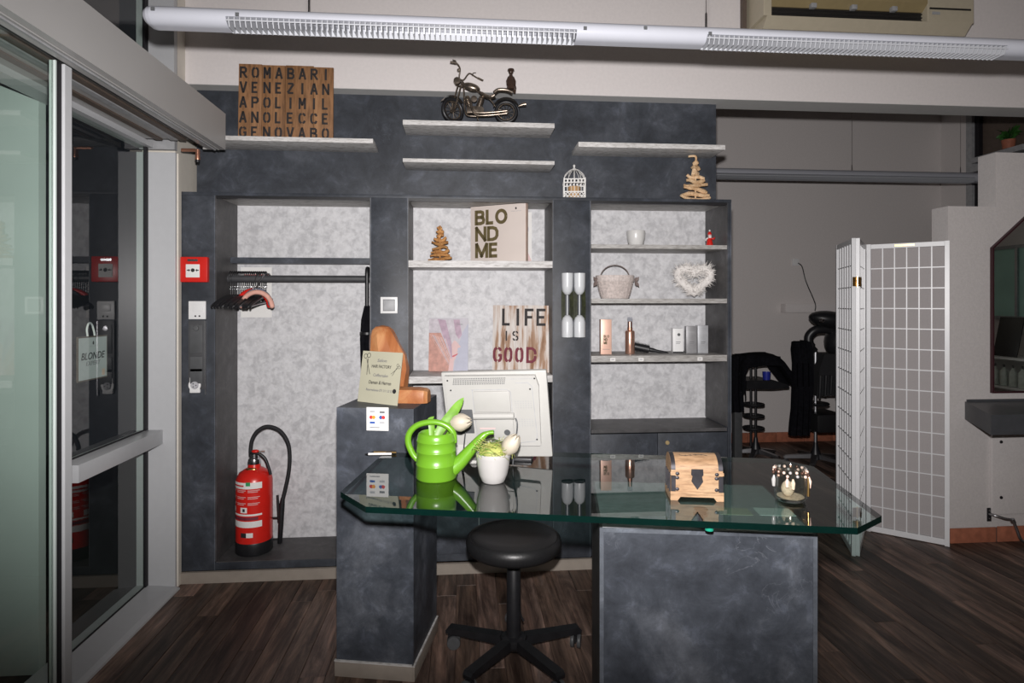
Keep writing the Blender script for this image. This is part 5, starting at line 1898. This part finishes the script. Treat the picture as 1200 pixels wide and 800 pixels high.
def screen_panel(a, b, paper_side):
    a, b = Vector((a[0] - 2.2, a[1] - 3.3, 0)), Vector((b[0] - 2.2, b[1] - 3.3, 0))
    d_ = b - a
    L = d_.length
    ang = math.atan2(d_.y, d_.x)
    mb = MB()
    mb.box(0, .024, -.010, .010, 0, HS, 'screen_white', .001)
    mb.box(L - .024, L, -.010, .010, 0, HS, 'screen_white', .001)
    mb.box(.024, L - .024, -.009, .009, HS - .030, HS - .002, 'screen_white', .001)
    mb.box(.024, L - .024, -.009, .009, .004, .038, 'screen_white', .001)
    fr = mb.build('panel_frame', scr, a, (0, 0, ang), smooth=0)
    iw, ih = L - .048, HS - .068
    cw, chh = iw / NC, ih / NR
    hb2 = MB().box(.024, L - .024, -.0035, .0035, -.003, .003, 'screen_white').mesh('lattice_bar', 0)
    pm = MB().box(-cw / 2 + .001, cw / 2 - .001, -.0005, .0005, -chh / 2 + .001, chh / 2 - .001, 'rice_paper').mesh('paper_pane', 0)
    for i in range(1, NC):
        link('lattice_bar', bar_v, fr, (.024 + i * cw, 0, .038))
    for k in range(1, NR):
        link('lattice_bar', hb2, fr, (0, 0, .038 + k * chh))
    for i in range(NC):
        for k in range(NR):
            link('paper_pane', pm, fr, (.024 + (i + .5) * cw, paper_side * .0055, .038 + (k + .5) * chh))


screen_panel((2.360, 3.635), (2.188, 3.222), 1)
screen_panel((2.212, 3.222), (2.502, 3.585), 1)
screen_panel((2.515, 3.580), (2.834, 3.306), 1)
for z in (1.54, .25):
    MB().tube([(.0, -.092, z - .03), (.0, -.092, z + .03)], .006, 'brass', 10).build('hinge', scr, (0, 0, 0))
    box('hinge_leaf', -.026, .026, -.0895, -.0875, z - .026, z + .026, 'brass', scr)
box('catch_plate', .15, .25, -.0118, -.0092, HS - .020, HS - .010, 'brass', scr, loc=(.315, .28, 0), rot=(0, 0, R(-40.66)))

# mirror and worktop on the partition
t = thing('wall_mirror', 'tall dark framed mirror with a pointed top on the white partition', 'mirror', (3.55, 3.3595, .885))
poly = [(-.414, 0), (.414, 0), (.414, .865), (0, 1.225), (-.414, .865)]
inn = [(-.404, .010), (.404, .010), (.404, .860), (0, 1.211), (-.404, .860)]
MB().prism(inn, -.010, 0, 'mirror_glass', 'Y').build('mirror_glass', t, smooth=0)
mb = MB()
for i in range(5):
    j = (i + 1) % 5
    q = [poly[i], poly[j], inn[j], inn[i]]
    mb.prism(q, -.020, -.0005, 'frame_maroon', 'Y')
mb.build('frame', t, smooth=0)
t = thing('styling_worktop', 'dark grey angular worktop fixed under the mirror', 'worktop', (0, 0, 0))
MB().prism([(2.975, 3.3585), (2.755, 2.945), (4.4, 2.965), (4.4, 3.3585)], .73, .835, 'grey_counter').build('slab', t, smooth=0)
MB().prism([(2.985, 3.3585), (2.978, 3.345), (4.4, 3.345), (4.4, 3.3585)], .8352, .848, 'grey_counter').build('back_lip', t, smooth=0)
t = thing('access_panel', 'white wall panel with two dark screws below the dark worktop', 'panel', (3.136, 3.3595, .165))
box('panel', 0, .75, -.018, 0, 0, .55, 'rough_plaster', t, .002)
for z in (.43, .10):
    MB().lathe([(0, -.024), (.008, -.022), (.010, -.018)], 'black_plastic', (.055, 0, z), 14, 'Y').build('screw', t)
t = thing('foot_rest', 'bent chrome foot rest bracket low on the white partition', 'foot rest', (3.125, 3.3595, .165))
box('bracket_plate', -.010, .016, -.006, 0, -.045, .035, 'black_plastic', t, .002)
for z in (.02, -.028):
    MB().lathe([(.004, -.010), (.005, -.0061)], 'chrome', (.003, 0, z), 10, 'Y').build('bolt', t)
MB().tube(catmull([(.003, -.006, 0), (.01, -.035, .0), (.05, -.055, -.012), (.092, -.065, -.022), (.115, -.068, -.07), (.135, -.072, -.125), (.165, -.075, -.150), (.20, -.075, -.150)], 5), .0085, 'steel', 10).build('rod', t, smooth=60)
MB().tube([(.088, -.064, -.012), (.098, -.066, -.032)], .014, 'steel', 10).build('joint', t)

# what the mirror shows: a product shelf and a pale window on the right wall
w4 = MB()
w4.box(5.02, 5.05, 1.28, 1.95, 1.27, 1.30, 'mid_grey')
w4.box(5.02, 5.05, 1.28, 1.95, 1.92, 1.95, 'mid_grey')
for y in (1.28, 1.585, 1.925):
    w4.box(5.015, 5.05, y, y + .025, 1.30, 1.92, 'steel')
window_4 = struct(w4.build('window_4', smooth=0))
for y in (1.305, 1.61):
    box('pane', 5.035, 5.045, y, y + .315 if y > 1.5 else y + .28, 1.30, 1.92, 'window_teal', window_4)
t = thing('product_rack', 'white two tier product rack on the right wall seen in the mirror', 'rack', (4.9, 1.6, 0))
for z in (.66, .92):
    box('shelf', -.12, .148, -.5, .5, z, z + .02, 'white_plastic', t, .002)
for y in (-.48, .46):
    box('side', -.12, .148, y, y + .02, 0, .94 if y < 0 else .94, 'white_plastic', t) if False else box('side', -.118, .146, y + (.0 if y > 0 else -.02) + .02, y + (.0 if y > 0 else -.02) + .04, 0, .66, 'white_plastic', t)
box('back', .140, .148, -.5, .5, .68, .92, 'white_plastic', t)
for i in range(7):
    q = thing('shampoo_bottle', 'pale shampoo bottle on the product rack seen in the mirror', 'bottle', (4.84, 1.30 + i * .09, .681), 0, 'bottles on the product rack')
    MB().lathe([(0, 0), (.028, .002), (.03, .01), (.03, .13), (.012, .15), (.012, .165), (0, .166)], 'bottle_white', seg=14).build('bottle', q, smooth=50)
    MB().lathe([(.008, .166), (.008, .19), (0, .192)], 'grey_plastic', seg=10).build('pump', q)
t = thing('tablet', 'black tablet propped on top of the product rack seen in the mirror', 'tablet', (4.86, 1.64, .9405), 0, rot=(0, R(12), 0))
box('tablet', 0, .012, -.12, .12, .002, .36, 'black_plastic', t, .003)

# back room
t = thing('wall_ledge', 'short pale ledge box on the far wall behind the hood dryer', 'ledge', (3.25, 5.949, 1.325))
box('ledge', 0, .85, -.10, 0, 0, .086, 'white_wall', t, .002)
t = thing('wall_outlet', 'small white outlet with hanging cable on the far wall', 'outlet', (3.41, 5.949, 1.84))
box('plate', -.035, .035, -.012, 0, -.035, .035, 'white_plastic', t, .002)
MB().tube(catmull([(.02, -.014, -.01), (.06, -.02, -.05), (.10, -.022, -.20), (.14, -.115, -.42), (.14, -.115, -.50)], 5), .005, 'black_plastic', 6).build('cable', t)

tr = thing('salon_trolley', 'dark salon trolley with ring shelves on a silver star base', 'trolley', (2.66, 5.30, 0))


def star_base(t, r=.21, m='steel'):
    MB().lathe([(.05, .055), (.045, .10), (.022, .16), (.016, .20)], 'black_plastic', seg=20).build('base_hub', t)
    for k in range(5):
        a = 2 * math.pi * k / 5 + .3
        mb = MB()
        mb.xf = Matrix.Rotation(a, 4, 'Z')
        mb.prism([(.035, .06), (r, .048), (r + .015, .055), (r, .068), (.035, .10)], -.02, .02, m, 'Y')
        mb.build('base_leg', t, smooth=0)
        mb = MB()
        mb.xf = Matrix.Rotation(a, 4, 'Z') @ Matrix.Translation((r - .01, 0, .024))
        mb.lathe([(.012, -.012), (.0235, -.010), (.0235, .010), (.012, .012)], 'black_plastic', (0, 0, 0), 14, 'Y')
        mb.tube([(0, 0, .0), (0, 0, .03)], .006, m, 6)
        mb.build('caster', t)


star_base(tr)
for x in (-.045, .0):
    MB().tube([(x, 0, .12), (x, 0, .93)], .012, 'black_plastic', 10).build('pole', tr)
for z in (.50, .395, .285):
    MB().tube([(.085 * math.cos(2 * math.pi * i / 24) - .02, .085 * math.sin(2 * math.pi * i / 24), z) for i in range(24)], .012, 'black_plastic', 7, closed=True).build('ring_shelf', tr)
    MB().lathe([(0, z - .008), (.084, z - .008), (.084, z - .002), (0, z - .002)], 'black_plastic', (-.02, 0, 0), 20).build('ring_tray', tr)
mb = MB()
mb.prism([(-.16, .66), (.08, .655), (.235, .665), (.235, .69), (.10, .735), (-.16, .735)], -.15, .15, 'black_plastic', 'Y')
mb.build('tool_tray', tr, smooth=0)
MB().box(-.16, .16, -.14, .14, .925, .945, 'black_plastic').build('top_tray', tr, smooth=0)
t = thing('blue_cup', 'small blue tub standing on the tray of the dark trolley', 'cup', (2.71, 5.20, .7355))
MB().lathe([(0, 0), (.03, 0), (.036, .07), (.033, .07), (.028, .006), (0, .006)], 'blue_plastic', seg=18).build('tub', t, smooth=50)


def cloth(name, label, cat, outline, thick, m, loc, rz=0, folds=7, amp=.02, group=None):
    """hanging cloth: an outline in XZ gathered into vertical folds"""
    o = thing(name, label, cat, loc, rz, group)
    mb = MB()
    rows = []
    nn = 16
    for z, x0, x1, y in outline:
        rows.append([Vector((x0 + (x1 - x0) * i / nn, y + amp * math.sin(folds * 2 * math.pi * i / nn / 2.2 + z * 4) * min(1, .3 + abs(z)), z)) for i in range(nn + 1)])
    f = [[mb.v(p + Vector((0, -thick / 2, 0))) for p in r] for r in rows]
    b = [[mb.v(p + Vector((0, thick / 2, 0))) for p in r] for r in rows]
    for k in range(len(rows) - 1):
        for i in range(nn):
            mb.face([f[k][i], f[k][i + 1], f[k + 1][i + 1], f[k + 1][i]], m)
            mb.face([b[k][i], b[k + 1][i], b[k + 1][i + 1], b[k][i + 1]], m)
        for i in (0, nn):
            mb.face([f[k][i], f[k + 1][i], b[k + 1][i], b[k][i]], m)
    for k in (0, -1):
        for i in range(nn):
            mb.face([f[k][i], f[k][i + 1], b[k][i + 1], b[k][i]], m)
    mb.build('cloth', o, smooth=60)
    return o


cp = thing('salon_cape', 'black cape draped over the top of the dark trolley', 'cape', (2.66, 5.30, .947))
mb = MB()
g = []
for i in range(15):
    u = i / 14
    row = []
    for k in range(13):
        v = k / 12
        x = -.30 + .68 * u
        y = -.24 + .44 * v
        ex = max(0, -.17 - x) + max(0, x - .16)
        ey = max(0, -.15 - y) + max(0, y - .15)
        drop = 2.4 * max(0, -.17 - x) + 1.35 * max(0, x - .16) + 1.1 * ey
        xx = max(-.185, x) if x < 0 else x
        row.append(mb.v((xx + .012 * math.sin(v * 17), max(-.175, min(.175, y)) + .012 * math.sin(u * 19), .006 - drop - .008 * math.sin(u * 9 + v * 7) + .006)))
    g.append(row)
for i in range(14):
    for k in range(12):
        mb.face([g[i][k], g[i + 1][k], g[i + 1][k + 1], g[i][k + 1]], 'black_cloth')
mb.build('cloth', cp, smooth=60)

hd = thing('hood_dryer', 'black hood hair dryer on a stand with silver star base in back room', 'hood dryer', (3.09, 5.07, 0))
star_base(hd, .25)
MB().tube([(0, 0, .18), (0, 0, 1.02)], .014, 'steel', 10).build('pole', hd)
MB().tube(catmull([(0, 0, 1.0), (-.055, 0, 1.06), (-.06, 0, 1.13), (-.01, -.02, 1.185), (.09, -.03, 1.19), (.17, -.02, 1.17)], 5), [.024] * 3 + [.038] * 23, 'black_plastic', 12).build('swing_arm', hd, smooth=60)
mb = MB()
mb.xf = Matrix.Translation((.10, -.05, 1.275)) @ Matrix.Rotation(R(8), 4, 'Y')
mb.ball((0, 0, 0), (.185, .12, .075), 'black_plastic', 22, 12)
mb.build('hood', hd, smooth=60)
mb = MB()
mb.xf = Matrix.Translation((.20, -.02, 1.09)) @ Matrix.Rotation(R(15), 4, 'Y')
mb.ball((0, 0, 0), (.115, .12, .14), 'black_plastic', 20, 12)
mb.build('visor', hd, smooth=60)
MB().tube([(-.045, -.15, 1.27), (-.035, -.172, 1.27)], [.022, .016], 'chrome', 12).build('dial', hd)
for z, r_ in ((.54, .105),):
    MB().lathe([(0, z - .01), (r_, z - .01), (r_ + .008, z), (r_, z + .01), (0, z + .004)], 'black_plastic', seg=24).build('ring_tray', hd)
MB().box(-.08, .19, -.16, .16, .31, .47, 'black_leather', .03).build('accessory_box', hd, smooth=40)
MB().prism([(-.05, .62), (.22, .62), (.22, .98), (.02, .98), (-.02, .86)], -.10, .12, 'black_soft', 'Y').build('tool_holder', hd, smooth=0)
for k in range(5):
    MB().tube([(-.035 + k * .05, -.115, .60 + .02 * (k % 3)), (-.03 + k * .05, -.12, .80)], [.010, .014], 'black_plastic', 8).build('hair_tool', hd)
MB().tube(catmull([(.16, -.1, .9), (.19, -.14, .6), (.12, -.14, .47), (.18, -.15, .3), (.10, -.17, .20)], 5), .005, 'black_plastic', 6).build('cable', hd, smooth=60)
cloth('salon_gown', 'long black gown hanging on the hood dryer in the back room', 'gown',
      [(1.09, -.05, .05, 0), (1.085, -.075, .075, 0), (1.02, -.085, .09, -.005), (.9, -.072, .09, -.01), (.7, -.07, .095, -.012), (.5, -.075, .085, -.015), (.38, -.09, .075, -.015), (.275, -.10, .07, -.015)],
      .05, 'black_cloth', (2.925, 5.03, 0), 0, 7, .018)
ck = thing('gown_hook', 'thin dark arm holding the black gown', 'hook', (2.925, 5.03, 1.04))
MB().tube([(0, 0, .055), (.12, .03, .045), (.148, .036, .0)], .006, 'black_plastic', 6).build('arm', ck)
pl_ = thing('equipment_stand', 'dark upright stand leg just right of the shelf wall', 'stand', (2.47, 5.28, 0))
box('leg', -.03, .04, -.03, .03, 0.002, .62, 'grey_plastic', pl_, .003)
MB().tube([(-.03, 0, .02), (.12, -.08, .018)], .012, 'steel', 8).build('foot', pl_)
cloth('salon_cape', 'black cape hanging down in a long flap beside the shelf wall', 'cape',
      [(.95, -.09, .06, 0), (.8, -.10, .05, 0), (.6, -.10, .035, 0), (.45, -.09, .045, 0)], .03, 'black_cloth', (2.45, 5.20, 0), 0, 5, .014)

# plant on the ledge of the far window
pt = thing('potted_plant', 'small green leafy plant on the far window ledge at top right', 'plant', (5.01, 5.17, 2.841))
MB().lathe([(0, 0), (.045, 0), (.055, .08), (.05, .08), (.04, .01), (0, .01)], 'terracotta', seg=16).build('pot', pt)
for i in range(34):
    a = rnd.uniform(0, 6.283)
    L = rnd.uniform(.08, .17)
    d_ = Vector((math.cos(a) * .55, math.sin(a) * .8, rnd.uniform(.2, 1.1)))
    s_ = Vector((0, 0, .08))
    pts = [s_, s_ + d_ * L * .5 + Vector((0, 0, .02)), s_ + d_ * L + Vector((0, 0, -.01))]
    leaf(MB(), catmull(pts, 3), .022, 'plant_dark', .25, (.3, -1, .2)).build('leaf', pt, smooth=60)
